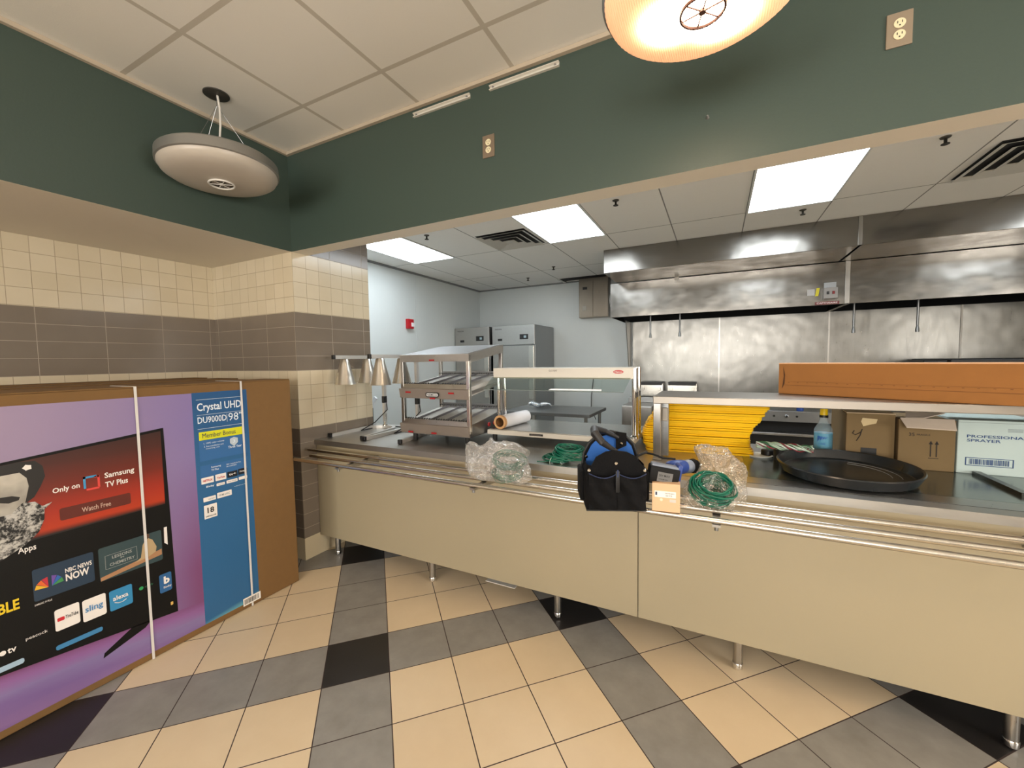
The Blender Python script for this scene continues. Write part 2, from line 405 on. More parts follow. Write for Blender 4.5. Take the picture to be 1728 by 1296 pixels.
# ------------------------------------------------------------------ PENDANTS
def lensmat(lit):
    if not lit: return LCREAM
    m, nt, b = newmat('lens_lit'); b.inputs['Base Color'].default_value = rgba('e8d2b0'); b.inputs['Roughness'].default_value = .4
    tc = nt.nodes.new('ShaderNodeTexCoord'); s = nt.nodes.new('ShaderNodeSeparateXYZ'); nt.links.new(tc.outputs['Object'], s.inputs[0])
    x, y = N(nt, s.outputs[0]), N(nt, s.outputs[1])
    tot = None
    for a in range(3):          # glow of three bulbs painted into the emission, no bulbs modelled
        ax, ay = .085*math.cos(a*2.094+.9), .085*math.sin(a*2.094+.9)
        d2 = (x-ax)*(x-ax)+(y-ay)*(y-ay); g = (d2*-320.0)._m('EXPONENT'); tot = g if tot is None else tot+g
    f = (tot*2.2).clamp()
    c = mix(nt, f, 'ffb27c', 'ffe8c8'); nt.links.new(c, b.inputs['Emission Color'])
    st = (tot*PENDANT_LIGHT*7.0+.85)*((x*900.0)._m('SINE')*.2+.95); nt.links.new(st.s, b.inputs['Emission Strength'])  # sine stripes paint the light caught by the lens flutes
    return m
LLIT = lensmat(True); RIM = M('pendant_rim', '8f8c86', .35, .5)
def pendant(x, y, lit, label, tilt=(0, 0)):
    t = thing('pendant_lamp', label, 'pendant lamp', (x, y, ZC), 0, 'bowl pendants on the dining ceiling')
    cx, cy = 0, 0; z = 2.6-ZC
    ax = Vector((tilt[0], tilt[1], 1)).normalized(); c = Vector((0, 0, z))
    MB().lathe([(.0, 0), (.062, 0), (.062, -.006), (.03, -.012), (0, -.012)]).build('canopy', M('bronze_canopy', '4a4742', .45, .4), t, 40, True)
    MB().lathe([(.272, .028), (.284, .018), (.286, -.03), (.277, -.034), (.27, -.03), (.27, 0), (.05, .02), (0, .02)], c, 64, ax, cap=False).build('housing', RIM, t, 40, True)
    pr = [(.276, -.03)]+[(.276*math.cos(q), -.032-.068*math.sin(q)) for q in [i*PI/2/9 for i in range(1, 9)]]
    pr = [(.277, -.028), (.277, -.04), (.268, -.058), (.245, -.074), (.21, -.085), (.16, -.093), (.1, -.098), (.045, -.1)]
    MB().lathe(pr+[(0, -.1)], c, 160, ax, rib=.004 if lit else 0, cap=False).build('lens', LLIT if lit else LCREAM, t, 40, True)
    u = ax.orthogonal().normalized(); v = ax.cross(u); k0 = c-ax*.104; m = MB()
    ring = [k0+(u*math.cos(a*PI/16)+v*math.sin(a*PI/16))*.06 for a in range(32)]
    m.tube(ring, .005, 6, closed=True)
    for a in range(6): m.tube([k0, k0+(u*math.cos(a*PI/3)+v*math.sin(a*PI/3))*.06], .0022, 6)
    m.lathe([(.01, .004), (.01, -.004)], k0, 12, ax)
    m.build('finial', M('finial_lit', '4a2c22', .5) if lit else M('finial_white', 'e0dcd4', .5), t, 40, True)  # on the lit lamp, darkness against the glow is put into the colour
    m = MB().lathe([(.0, .001), (.056, .001)], k0+ax*.003, 24, ax, cap=False)
    if not lit: m.build('vent', M('finial_dark', '4c4843', .8), t, None, True)
    m = MB(); 
    for a in range(3):
        e = c+(u*math.cos(a*2.094+.3)+v*math.sin(a*2.094+.3))*.2+ax*.02
        m.tube([(0, 0, -.012), (0, 0, -.06), e], .0012, 5)
    m.build('suspension_wire', WIRE, t, None, True)
    MB().tube([(.01, 0, -.01), (.018, .004, -.08), (.024, 0, -.17), (.014, -.003, -.25), (-.005, 0, z+.02)], .0055, 8).build('power_cord', M('white_cord', 'd8d4cc', .5), t, 60, True)
    return t
p_off = pendant(.263, -.597, False, 'unlit grey bowl pendant hanging near the green corner', (-.04, .0))
p_on = pendant(2.707, -.597, True, 'lit ribbed warm pendant bowl cut by the top of the picture')
for i, (x, y, l) in enumerate([(5.15, -.6, 'lit bowl pendant right of the picture near the wall'), (2.707, -3.6, 'lit bowl pendant behind the camera, centre'), (.4, -3.6, 'lit bowl pendant behind the camera by the left wall'), (5.15, -3.6, 'lit bowl pendant behind the camera by the right wall')]):  # unseen pendants added to light the dining side
    dup(p_on, (x, y, ZC), l)
# ------------------------------------------------------------------ KITCHEN CEILING FITTINGS
KL = emis('troffer_lens', 'eaf2f7', KITCHEN_LIGHT)
for (x, l) in ((-.69, 'ceiling light panel nearest the white left kitchen wall'), (1.14, 'middle ceiling light panel beside the air vent'), (2.97, 'right ceiling light panel in front of the exhaust hoods'), (5.4, 'ceiling light panel right of the picture over the kitchen')):
    t = thing('ceiling_light', l, 'ceiling light', (x+.305, 1.59, KZ), 0, 'light panels in the kitchen ceiling')
    fr = MB()
    for lo, hi in (((x, .98, KZ-.01), (x+.015, 2.2, KZ)), ((x+.595, .98, KZ-.01), (x+.61, 2.2, KZ)), ((x+.015, .98, KZ-.01), (x+.595, .995, KZ)), ((x+.015, 2.185, KZ-.01), (x+.595, 2.2, KZ))): fr.box(lo, hi)
    fr.build('frame', M('white_frame', 'd8dcdc', .5), t)
    B((x+.015, .995, KZ-.006), (x+.595, 2.185, KZ-.001)).build('diffuser', KL, t)
def vent(cx, cy, s, label):
    t = thing('air_vent', label, 'vent', (cx, cy, KZ)); GV = M('vent_metal', 'c2c2be', .5)
    MB().box((cx-s, cy-s, KZ-.004), (cx+s, cy+s, KZ-.001)).build('backing', M('vent_dark', '2c2e30', .7), t)
    for i in range(4):
        a = s*(1-.25*i); m = MB(); w_ = s*.14
        z1, z0 = KZ-.022-.003*i, KZ-.006-.003*i
        for q in range(4):
            R = Matrix.Rotation(q*PI/2, 3, 'Z'); P = [(-a, -a, z1), (a, -a, z1), (a-w_, -a+w_, z0), (-a+w_, -a+w_, z0)]
            P = [R@Vector(p)+Vector((cx, cy, 0)) for p in P]; Q = [p+Vector((0, 0, .002)) for p in P]
            va = m._v(P); vb = m._v(Q); m.face(va); m.face(vb[::-1])
            for k in range(4): m.face([va[k], vb[k], vb[(k+1) % 4], va[(k+1) % 4]])
        m.build('louvre', GV, t)
    MB().box((cx-s*.2, cy-s*.2, KZ-.026), (cx+s*.2, cy+s*.2, KZ-.022)).build('centre_plate', GV, t)
vent(.83, 1.89, .27, 'square louvred air vent between the left and middle light panels')
vent(4.55, 1.86, .3, 'square louvred air vent at the right above the exhaust hoods')
for x, y, l in ((.167, 1.346, 'small sprinkler head behind the left end of the header'), (2.027, 1.36, 'sprinkler head between the middle and right light panels'), (.161, 3.795, 'sprinkler head near the far left kitchen corner'), (.772, 3.281, 'sprinkler head in front of the steel wall box'), (3.402, 2.356, 'sprinkler head behind the right light panel'), (3.923, 1.338, 'dark sprinkler head at the top right by the header')):
    t = thing('sprinkler', l, 'sprinkler', (x, y, KZ), 0, 'sprinklers in the kitchen ceiling')
    MB().lathe([(.026, 0), (.024, -.005), (.013, -.01), (0, -.01)], (x, y, KZ)).build('escutcheon', M('sprinkler_ring', '5c5a56', .5, .5), t, 40)
    MB().lathe([(.008, -.01), (.008, -.035), (.02, -.038), (.02, -.042), (0, -.042)], (x, y, KZ), 12).build('head', M('sprinkler_head', '35322e', .5, .6), t, 40)
t = thing('missing_ceiling_tile', 'dark gap with a light edge in the kitchen ceiling over the wall box', 'ceiling opening', (.9, 4.2, KZ))
B((.55, 4.12, KZ-.008), (1.45, 4.4, KZ-.001)).build('opening', DARK, t)
MB().box((.6, 4.30, KZ-.014), (1.0, 4.34, KZ-.008)).box((.52, 4.1, KZ-.014), (.56, 4.4, KZ-.001)).build('edge', M('pale_edge', 'c9c9c4', .6), t)
# ------------------------------------------------------------------ GREEN WALL FITTINGS
def outlet(x, z, label, plate):
    t = thing('wall_outlet', label, 'outlet', (x, 0, z), 0, 'outlets on the green wall')
    B((x-.036, -.006, z-.058), (x+.036, 0, z+.058), .002).build('plate', plate, t)
    for s in (-1, 1):
        rc = MB().lathe([(.0165, 0), (.0165, .002), (0, .002)], (x, -.006, z+s*.0195), 20, (0, -1, 0)).build('receptacle', M('ivory_receptacle', 'e4d9b4', .4), t, 40)
        MB().box((x-.0075, -.0088, z+s*.0195), (x-.0055, -.008, z+s*.0195+.008)).box((x+.0055, -.0088, z+s*.0195), (x+.0075, -.008, z+s*.0195+.008)).box((x-.002, -.0088, z+s*.0195-.009), (x+.002, -.008, z+s*.0195-.005)).build('slot', DARK, rc, local=False)
    return t
outlet(1.65, 2.636, 'left wall outlet on the green wall, brown plate with ivory sockets', M('brown_plate', '7a6a58', .4))
outlet(3.317, 2.633, 'right wall outlet on the green wall near the lit pendant', M('tan_plate', '8e7f6c', .4))
def railp(x0, x1, z, label):
    t = thing('mounting_rail', label, 'rail', ((x0+x1)/2, 0, z), 0, 'rails under the dining ceiling')
    m = MB().prism([(x0, 0, z-.012), (x0, -.014, z-.012), (x0, -.014, z-.008), (x0, -.004, z-.004), (x0, -.004, z+.004), (x0, -.014, z+.008), (x0, -.014, z+.012), (x0, 0, z+.012)], (x1-x0, 0, 0))
    m.build('channel', M('rail_white', 'cfcabf', .4), t)
    for x in (x0+.02, x1-.02): MB().lathe([(.006, 0), (.005, .006), (0, .006)], (x, -.004, z), 12, (0, -1, 0)).build('screw', GREY, t)
railp(1.152, 1.541, 2.928, 'left short white rail high on the green wall')
railp(1.664, 2.053, 2.928, 'right short white rail high on the green wall, nearer the lit pendant')
tag(MB().lathe([(.007, 0), (.006, .005), (.003, .02), (0, .02)], (2.71, 0, 2.498), 10, (0, -1, 0)).build('wall_anchor', GREY, None, 40), 'single tiny anchor in the green wall below the lit pendant', 'wall anchor')
t = thing('fire_alarm', 'red fire alarm strobe on the white kitchen wall', 'fire alarm', (-1.09, 2.5, 2.01))
B((-1.09, 2.44, 1.945), (-1.04, 2.555, 2.08), .006).build('housing', M('alarm_red', 'b3101d', .35), t)
MB().prism([(-1.04, 2.50, 1.975), (-1.04, 2.545, 1.975), (-1.04, 2.545, 2.02), (-1.04, 2.50, 2.03)], (.018, 0, 0)).build('strobe', M('strobe_lens', 'e8e8ea', .2), t)
# ------------------------------------------------------------------ EXHAUST HOODS
def hood(x0, x1, label, left_end=True):
    t = thing('exhaust_hood', label, 'exhaust hood', ((x0+x1)/2, 3.5, 2.03), 0, 'stainless exhaust hoods over the cooking line')
    z0, z1, yf = 2.032, 2.47, 3.49
    B((x0, yf, z0), (x1, yf+.02, z1), .002).build('front_panel', HOODM, t)
    for x in (x0, x1-.01): B((x, yf+.02, z0), (x+.01, 4.40, z1)).build('side_panel', HOODM, t)
    B((x0+.01, yf+.02, z1-.012), (x1-.01, 4.40, z1-.002)).build('roof', STD, t)
    m = MB().prism([(x0+.01, 4.36, z0+.0), (x0+.01, 4.38, z0+.0), (x0+.01, 3.9, z1-.02), (x0+.01, 3.88, z1-.02)], (x1-x0-.02, 0, 0)); m.build('grease_filter', M('filter_dark', '1d1e20', .5, .5), t)
    B((x0+.01, yf+.02, z0+.01), (x1-.01, yf+.06, z0+.04)).build('gutter', STD, t)
    xa = 1.575 if left_end else x0-.08
    B((xa, 2.79, 2.475), (x1-.09, 3.49, KZ-.002), .003).build('supply_plenum', HOODM, t)
    return t
h1 = hood(1.49, 3.98, 'left exhaust hood, its end beside the white wall'); h2 = hood(3.995, 6.6, 'right exhaust hood running out of the picture', False)
B((3.955, 3.481, 2.034), (3.994, 3.4895, 2.472), .001).build('seam_cover', ST, h1)
B((3.885, 2.781, 2.48), (3.914, 2.7895, KZ-.003)).build('seam_cover', ST, h1)
B((2.28, 3.477, 2.44), (2.33, 3.49, 2.48)).build('clip', WHITE, h1)
MB().cyl((1.465, 3.62, 2.27), (1.49, 3.62, 2.27), .09, 24).build('access_cap', GREY, h1, 40)
t = thing('hood_switch_box', 'grey switch box with black and red buttons on the hood front', 'switch', (3.83, 3.49, 2.1))
B((3.765, 3.43, 2.09), (3.885, 3.4895, 2.205), .003).build('box', GREY, t)
for x, c in ((3.80, BLACKP), (3.848, M('red_button', '7d1418', .3))): B((x-.011, 3.42, 2.135), (x+.011, 3.43, 2.165), .003).build('button', c, t)
tag(B((3.775, 3.482, 2.21), (3.88, 3.49, 2.265)).build('notice_plate', M('pale_plate', 'a9aeb2', .5)), 'small blank grey plate above the hood switch box', 'plate')
tag(MB().prism([(3.70, 3.486, 2.13), (3.728, 3.486, 2.13), (3.74, 3.486, 2.215), (3.712, 3.486, 2.215)], (0, .004, 0)).build('yellow_tag', M('tag_yellow', 'd9cc1c', .5)), 'yellow tag left of the hood switch box', 'tag')
tag(B((3.63, 3.486, 2.14), (3.695, 3.49, 2.205)).build('grey_sticker', M('sticker_grey', 'b5b5b5', .5)), 'grey sticker on the hood left of the yellow tag', 'sticker')
t = thing('brand_plate', 'dark red maker sign on the lower edge of the hood', 'sign', (3.8, 3.49, 2.05))
B((3.70, 3.482, 2.034), (3.91, 3.49, 2.066)).build('plate', M('brand_red', '6e2a2c', .4), t)
addtext(MB(), 'CAPTIVEAIRE', (3.715, 3.4815, 2.042), (.18, 0, 0), (0, 0, .017)).build('lettering', M('letter_white', 'e8dcdc', .4), t)
for x, y, z, l in ((1.955, 3.8, 1.76, 'first nozzle pipe from the left under the left hood'), (2.322, 3.8, 1.763, 'second nozzle pipe from the left under the left hood'), (4.11, 3.8, 1.733, 'nozzle pipe just right of the hood joint'), (4.64, 3.8, 1.723, 'rightmost nozzle pipe with an angled tip')):
    t = thing('nozzle_pipe', l, 'pipe', (x, y, 2.45), 0, 'fire nozzle pipes under the hoods')
    MB().tube([(x, y, 2.455), (x, y, z+.07)], .011, 10).build('pipe', STD, t, 50)
    MB().lathe([(.016, .0), (.016, .03), (.01, .06), (.006, .075)], (x, y, z), 12).build('nozzle', STD, t, 40)
t = thing('wall_control_box', 'tall two door steel control box on the wall left of the hood', 'control box', (1.05, 4.3, 2.13))
BXS = steel('box_steel', '857c70', .3)
B((.82, 4.26, 2.13), (1.28, 4.428, 2.738), .003).build('housing', BXS, t)
for a, b in ((.825, 1.043), (1.049, 1.275)): B((a, 4.25, 2.14), (b, 4.26, 2.70), .002).build('door', BXS, t)
B((.885, 4.246, 2.56), (.955, 4.25, 2.60)).build('label_plate', BLACKP, t)
B((.88, 4.247, 2.24), (.94, 4.25, 2.31)).build('paper_label', M('paper_dull', 'a8a59c', .7), t)
# ------------------------------------------------------------------ REFRIGERATORS
def fridge(x0, x1, label):
    t = thing('reach_in_refrigerator', label, 'refrigerator', ((x0+x1)/2, 4.0, 0), 0, 'reach in refrigerators in the far corner')
    B((x0, 3.64, .12), (x1, 4.40, 2.015), .004).build('cabinet', STD, t)
    B((x0, 3.60, 1.72), (x1, 3.64, 2.015), .003).build('header_panel', ST, t)
    B((x1-.24, 3.595, 1.80), (x1-.1, 3.60, 1.875), .002).build('controller', BLACKP, t)
    B((x1-.17, 3.592, 1.82), (x1-.13, 3.595, 1.855)).build('display', M('display_pale', '9fb4bd', .3), t)
    B((x0+.1, 3.597, 1.785), (x0+.175, 3.60, 1.82)).build('lock_plate', BLACKP, t)
    addtext(MB(), 'FREEZER', (x0+.05, 3.5992, 1.955), (.12, 0, 0), (0, 0, .016)).build('lettering', M('dark_letter', '2c2e30', .4), t)
    d_ = B((x0+.008, 3.60, .16), (x1-.008, 3.64, 1.705), .004).build('door', ST, t)
    B((x1-.09, 3.585, .9), (x1-.012, 3.60, 1.70), .003).build('handle', STB, d_)
    for x in (x0+.05, x1-.05):
        for y in (3.68, 4.35): MB().cyl((x, y, 0), (x, y, .12), .03, 12).build('leg', GREY, t, 40)
fridge(-1.07, -.43, 'left reach in refrigerator, half hidden in the kitchen corner')
fridge(-.375, .34, 'right reach in refrigerator with its grey side showing')
# ------------------------------------------------------------------ WORK TABLE IN THE KITCHEN
t = thing('work_table', 'low stainless work table standing between refrigerators and fryers', 'table', (1.1, 2.8, 0))
B((.45, 2.36, .842), (1.525, 3.10, .88), .004).build('tabletop', STD, t)
for x, y in ((.52, 2.43), (1.46, 2.43), (.52, 3.03), (1.46, 3.03)): MB().cyl((x, y, 0), (x, y, .842), .02, 12).build('leg', STD, t, 40)
tag(MB().tube([(.62+.04*i, 2.75+.035*math.sin(i*2.1), .928+.012*math.sin(i*1.3)) for i in range(9)], .028, 8, rr=[.02, .034, .028, .036, .026, .03, .018, .012, .006]).build('foil_bundle', M('foil', 'c8cdd0', .25, .8, bmp=.004, bscale=60), None, 60), 'crumpled clear and silver bundle on the left end of the work table', 'bundle')
m = MB().tube([(1.02, 4.42, 1.3), (1.0, 4.40, 1.1), (.98, 4.38, .9), (1.0, 4.3, .7), (1.1, 4.2, .55)], .006, 6)
tag(m.build('power_cord', BLACKR, None, 60), 'thin dark cord hanging on the white wall behind the work table', 'cord')
# ------------------------------------------------------------------ COOKING LINE
t = thing('steel_cabinet', 'low stainless cabinet between the work table and the fryers', 'cabinet', (1.9, 3.4, 0))
B((1.70, 3.2, .1), (2.06, 3.62, .90), .004).build('body', ST, t); B((1.705, 3.19, .70), (2.055, 3.2, .89), .003).build('drawer', ST, t)
lab(B((1.70, 3.62, .90), (2.06, 3.7, .97), .004).build('back_riser', STD, t), 'dark raised rear lip')
for x in (1.74, 2.02):
    for y in (3.24, 3.58): MB().cyl((x, y, 0), (x, y, .1), .025, 10).build('leg', GREY, t)
def fryer(x0, x1, label):
    t = thing('deep_fryer', label, 'fryer', ((x0+x1)/2, 4.0, 0), 0, 'deep fryers under the left hood')
    B((x0, 3.72, .1), (x1, 4.36, .93), .004).build('body', STD, t)
    B((x0+.01, 3.71, .15), (x1-.01, 3.72, .75), .003).build('door', ST, t)
    B((x0, 4.14, .93), (x1, 4.36, 1.125), .006).build('flue_riser', STB, t)
    B((x0+.01, 4.13, 1.1), (x1-.01, 4.37, 1.145), .004).build('flue_cap', BLACKP, t)
    B((x0+.03, 3.78, .93), (x1-.03, 4.12, .945)).build('fry_pot', DARK, t)
    for x in (x0+.04, x1-.06): B((x, 4.11, 1.03), (x+.03, 4.14, 1.075), .003).build('hanger_bracket', STB, t)
    for x in (x0+.05, x1-.05):
        for y in (3.77, 4.31): MB().cyl((x, y, 0), (x, y, .1), .03, 10).build('leg', GREY, t)
fryer(1.76, 2.08, 'left deep fryer with a black rear cap'); fryer(2.14, 2.52, 'right deep fryer with a black rear cap')
t = thing('gas_range', 'wide stainless griddle with valve panel seen between yellow trays and spray bottle', 'griddle', (3.6, 3.8, 0))
B((2.6, 3.62, .12), (4.6, 4.36, .60), .004).build('base', BLACKP, t)
B((2.6, 3.58, .735), (4.6, 4.36, .86), .004).build('valve_panel', STD, t)
B((2.6, 3.64, .60), (4.6, 4.36, .735)).build('recess', DARK, t)
B((2.6, 3.50, .585), (4.6, 3.64, .615), .006).build('front_ledge', ST, t)
for x in (3.48, 4.0, 4.4):
    MB().lathe([(.022, 0), (.018, .02), (.01, .035), (0, .035)], (x, 3.58, .80), 16, (0, -1, 0)).build('valve', CHROME, t, 40)
for x in (3.36, 3.58): MB().lathe([(.012, 0), (.012, .006), (0, .006)], (x, 3.58, .80), 12, (0, -1, 0)).build('screw_hole', DARK, t)
for x in (2.7, 4.5):
    for y in (3.68, 4.3): MB().cyl((x, y, 0), (x, y, .12), .03, 10).build('leg', GREY, t)
t = thing('charbroiler', 'black topped broiler at the far right behind the long carton', 'broiler', (5.5, 3.9, 0))
B((4.75, 3.5, .1), (6.3, 4.36, 1.36), .006).build('body', STD, t); B((4.78, 3.46, 1.36), (6.3, 4.36, 1.435), .012).build('grill_top', M('cast_black', '151515', .5), t)
B((4.6, 3.5, 1.395), (4.78, 3.9, 1.425), .01).build('side_grate', M('cast_black', '151515', .5), t)
MB().lathe([(.03, 0), (.03, .02), (.018, .04), (0, .045)], (5.42, 3.6, 1.435), 16).build('knob', CHROME, t, 40)
tag(MB().lathe([(.035, 0), (.035, .12), (.02, .15), (.02, .19), (0, .19)], (3.62, 3.66, .86), 16).build('blue_capped_bottle', M('bottle_blue', '2c4f9c', .4), None, 40), 'small blue bottle standing on the griddle behind the spray bottle', 'bottle')
# ------------------------------------------------------------------ SERVING COUNTER
t = thing('serving_counter', 'long steel topped serving counter with beige front panels on steel legs', 'counter', (2.2, .5, 0))
XE = 5.3
m = MB(); prof = [(0.002, .115), (XE, .115), (XE, 1.18), (1.2, 1.18), (1.2, .93), (-.3, .93), (-.3, .74), (.002, .74)]
m.prism([(x, y, .866) for x, y in prof], (0, 0, .0375)); m.build('worktop', steel('worktop_steel', 'bdbab4', .36, .0004, (.3, 1, 1), .12), t)
for i, (a, b) in enumerate([(.004, 2.408), (2.412, 4.81)]):
    B((a, .132, .152), (b, .148, .862), .001).build('front_panel', BEIGE, t)
    B((a+.01, .148, .156), (b-.01, .162, .2)).build('panel_rail', GREY, t)
for x in (.145, 1.055, 1.955, 2.866, 3.772, 4.68):
    lg = MB().tube([(x, .175, .03), (x, .175, .2)], .021, 16).build('leg', ST, t, 40)
    MB().lathe([(.012, 0), (.022, .008), (.024, .03), (.022, .034)], (x, .175, 0), 16).build('foot', CHROME, lg, 40)
    MB().tube([(x, 1.05 if x > 1.2 else .85, 0), (x, 1.05 if x > 1.2 else .85, .2)], .021, 10).build('leg', ST, t, 40)
B((.01, .162, .2), (4.81, .9, .866)).build('cabinet_body', M('dark_steel_body', '4a4a48', .5, .4), t)
# cold wells in the right half
B((2.42, .190, .903), (XE, .1925, .9039)).build('seam', DARK, t)
B((2.42, .193, .903), (XE, .300, .9045)).build('well_rim', ST, t)
B((2.90, .302, .903), (XE, .80, .9045)).build('well_lid', M('well_lid', '6f7876', .18, .85, var=.15, bscale=5), t)
tag(MB().prism([(3.873, .41, .9046), (3.90, .41, .9046), (3.90, .77, .9046), (3.873, .77, .9046)], (0, 0, .016)).build('divider_bar', M('bar_dark', '5c5f5e', .3, .9)), 'dark steel divider bar lying across the cold wells at the right', 'bar')
# tray slide
t = thing('tray_slide', 'three parallel stainless tubes of the tray slide in front of the counter', 'tray slide', (2.2, -.09, .845))
for y in (.036, -.088, -.205): MB().tube([(.01 if y > 0 else .224, y, .845), (XE, y, .845)], .0125, 16).build('rail', STB, t, 50)
for x in (.62, 1.62, 2.75, 3.75, 4.75):
    m = MB().prism([(x, .1315, .79), (x, -.215, .822), (x, -.215, .8325), (x, .1315, .8325)], (.03, 0, 0)); m.build('bracket', ST, t)
    MB().cyl((x+.015, -.2, .805), (x+.015, -.2, .83), .008, 10).build('bolt', STD, t)
# floor paper under the counter
tag(B((1.38, .33, 0.0), (1.60, .40, .004)).build('paper_scrap', M('paper', 'dcd8d0', .8)), 'flat white paper scrap on the floor under the counter', 'paper')
# ------------------------------------------------------------------ HEAT LAMPS
WT = .9045
def heat_lamp(dx, label):
    t = thing('heat_lamp', label, 'heat lamp', (.135+dx, .73, WT), 0, 'double cone heat lamps on the left of the counter')
    zb = WT+.013; L0, R0 = Vector((.035+dx, .24, zb)), Vector((.372+dx, .25, zb))
    pts = [L0, Vector((.022+dx, .60, zb))]
    for k in range(1, 16):
        a = PI-PI*k/16; pts.append(Vector((.16+.138*math.cos(a)+dx, .60+.02*(k/16)+.13*math.sin(a), zb)))
    pts += [Vector((.30+dx, .62, zb)), R0]
    MB().sqtube(pts, .026, .026).build('base', SATIN, t)
    for q, d2 in ((L0, (pts[1]-L0).normalized()), (R0, (pts[-2]-R0).normalized())):
        MB().obox(q-d2*.008+Vector((0, 0, .003)), (.03, .02, .03), rotz(math.atan2(d2.y, d2.x)-PI/2), .003).build('end_cap', BLACKP, t)
    px, py = .135+dx, .73
    MB().lathe([(.02, 0), (.02, .012), (.014, .02), (.014, .11)], (px, py, WT+.02), 16).build('post_socket', STB, t, 40)
    ad = Vector((.02, -.53, 0)).normalized(); top = 1.532; R = .07
    pts = [Vector((px, py, WT+.06)), Vector((px, py, top-R-.1)), Vector((px, py, top-R))]
    for k in range(1, 9):
        a = PI/2*k/8; pts.append(Vector((px, py, top-R))+ad*(R*(1-math.cos(a)))+Vector((0, 0, R*math.sin(a))))
    end = Vector((px, py, top))+ad*.53; pts.append(end)
    MB().sqtube(pts, .024, .028).build('arm', SATIN, t)
    MB().obox(end+ad*.006, (.029, .016, .034), rotz(math.atan2(ad.y, ad.x)-PI/2), .003).build('end_cap', BLACKP, t)
    B((px-.013, py-.02, 1.13), (px+.013, py+.02, 1.19), .003).build('switch', BLACKP, t)
    for s in (.19, .43):
        q = Vector((px, py, top))+ad*s
        sh = MB().lathe([(.024, -.012), (.03, -.02), (.036, -.045), (.076, -.205), (.079, -.212), (.076, -.209), (.034, -.05), (.02, -.03)], q, 48, cap=False).build('lamp_shade', ALU, t, 30)
        MB().lathe([(.0, -.09), (.02, -.095), (.035, -.14), (.03, -.17), (0, -.185)], q, 16).build('bulb', M('bulb_frost', 'd8d2c8', .3), sh, 60)
    MB().tube([(px-.0, py+.02, 1.16), (px+.03, py, 1.07), (px-.02, py-.10, .97), (px-.08, py-.2, WT+.006), (px-.09, py+.02, WT+.005), (px+.02, py+.08, WT+.005), (px+.17, py+.07, WT+.005)], .0045, 6).build('power_cord', BLACKR, t, 60)
    return t
heat_lamp(0, 'left heat lamp with two silver cones, nearest the tiled jamb')
heat_lamp(.37, 'right heat lamp with two silver cones, partly behind the glass warmer')
t = thing('wall_tool', 'dark tool with a white handle leaning at the back of the tiled jamb', 'tool', (-.2, .98, 0.903))
B((-.235, .9, .903), (-.20, .925, 1.06), .003).build('blade', M('tool_dark', '3c4244', .5, .4), t)
MB().obox((-.185, .912, 1.10), (.035, .02, .13), Matrix.Rotation(.6, 3, 'Y'), .004).build('grip', M('white_grip', 'e6e8ec', .4), t)
# ------------------------------------------------------------------ SLANTED MERCHANDISER (two shelves)
t = thing('heated_merchandiser', 'two shelf steel heated merchandiser with red stickers on short black feet', 'merchandiser', (.96, .6, WT))
X0, X1 = .66, 1.262
def slab(y0, z0, y1, z1, th, x0=X0, x1=X1): return MB().prism([(x0, y0, z0), (x0, y1, z1), (x0, y1, z1-th), (x0, y0, z0-th)], (x1-x0, 0, 0))
top = slab(.36, 1.537, .86, 1.612, .05); top.build('canopy', ST, t)
lab(slab(.365, 1.5385, .855, 1.6135, .001, X0+.01, X1-.03).build('top_sheet', M('top_white_sheet', 'c8ccd2', .25, .5), t), 'pale top sheet')
for (zf, zr, nm) in ((1.325, 1.392, 'upper'), (1.068, 1.13, 'lower')):
    s = slab(.375, zf-.022, .85, zr-.022, .06, X0+.01, X1-.01).build('shelf', M('shelf_plate', 'c9c7c2', .45, .3), t)
    MB().prism([(X0-.005, .352, zf-.03), (X0-.005, .345, zf-.034), (X0-.005, .357, zf-.1), (X0-.005, .372, zf-.104), (X0-.005, .372, zf-.03)], (X1-X0, 0, 0)).build('front_fascia', M('warm_steel', '9d938a', .42, .55), s)
    MB().prism([(X0+.015, .36, zf-.03), (X0+.015, .366, zf+.002), (X0+.015, .372, zf+.002), (X0+.015, .372, zf-.03)], (X1-X0-.04, 0, 0)).build('front_lip', ST, s)
    m = MB()
    for k in range(26):
        x = X0+.03+k*(X1-X0-.07)/25; m.tube([(x, .372, zf+.004), (x, .385, zf+.0075)], .0055, 6); m.tube([(x, .80, zr-.003), (x, .815, zr-.002)], .0055, 6)
    m.build('slot_comb', M('comb_dark', '5b5b5a', .4, .7), s)
    for k in range(4):
        x = X0+.1+k*.13; sl = (zr-zf)/.475
        MB().prism([(x, .375, zf-.002), (x, .83, zr-.006), (x, .83, zr-.02), (x, .375, zf-.02)], (.002, 0, 0)).build('divider', M('divider_steel', '77767a', .5, .3), s)
    B((X0+.01, .835, zr-.02), (X1-.01, .85, zr+.012)).build('rear_stop', STD, s)
for x in (X0, X1-.026):
    B((x, .362, .985), (x+.026, .388, 1.53), .002).build('post', STB if x > 1 else ST, t)
    B((x, .828, .96), (x+.026, .854, 1.602), .002).build('post', ST, t)
for zz, s0 in ((1.50, .048), (1.28, .03)): MB().prism([(X1-.005, .388, zz-.02), (X1-.005, .828, zz+s0), (X1-.005, .828, zz+s0+.022), (X1-.005, .388, zz+.004)], (.006, 0, 0)).build('side_bar', ST, t)
MB().prism([(X1-.012, .38, .965), (X1-.012, .83, .965), (X1-.012, .83, 1.10), (X1-.012, .38, 1.045)], (.01, 0, 0)).build('control_side', STD, t)
for y in (.62, .70): MB().lathe([(.016, 0), (.014, .007), (0, .007)], (X1-.002, y, 1.02), 14, (1, 0, 0)).build('switch_knob', RED, t, 40)
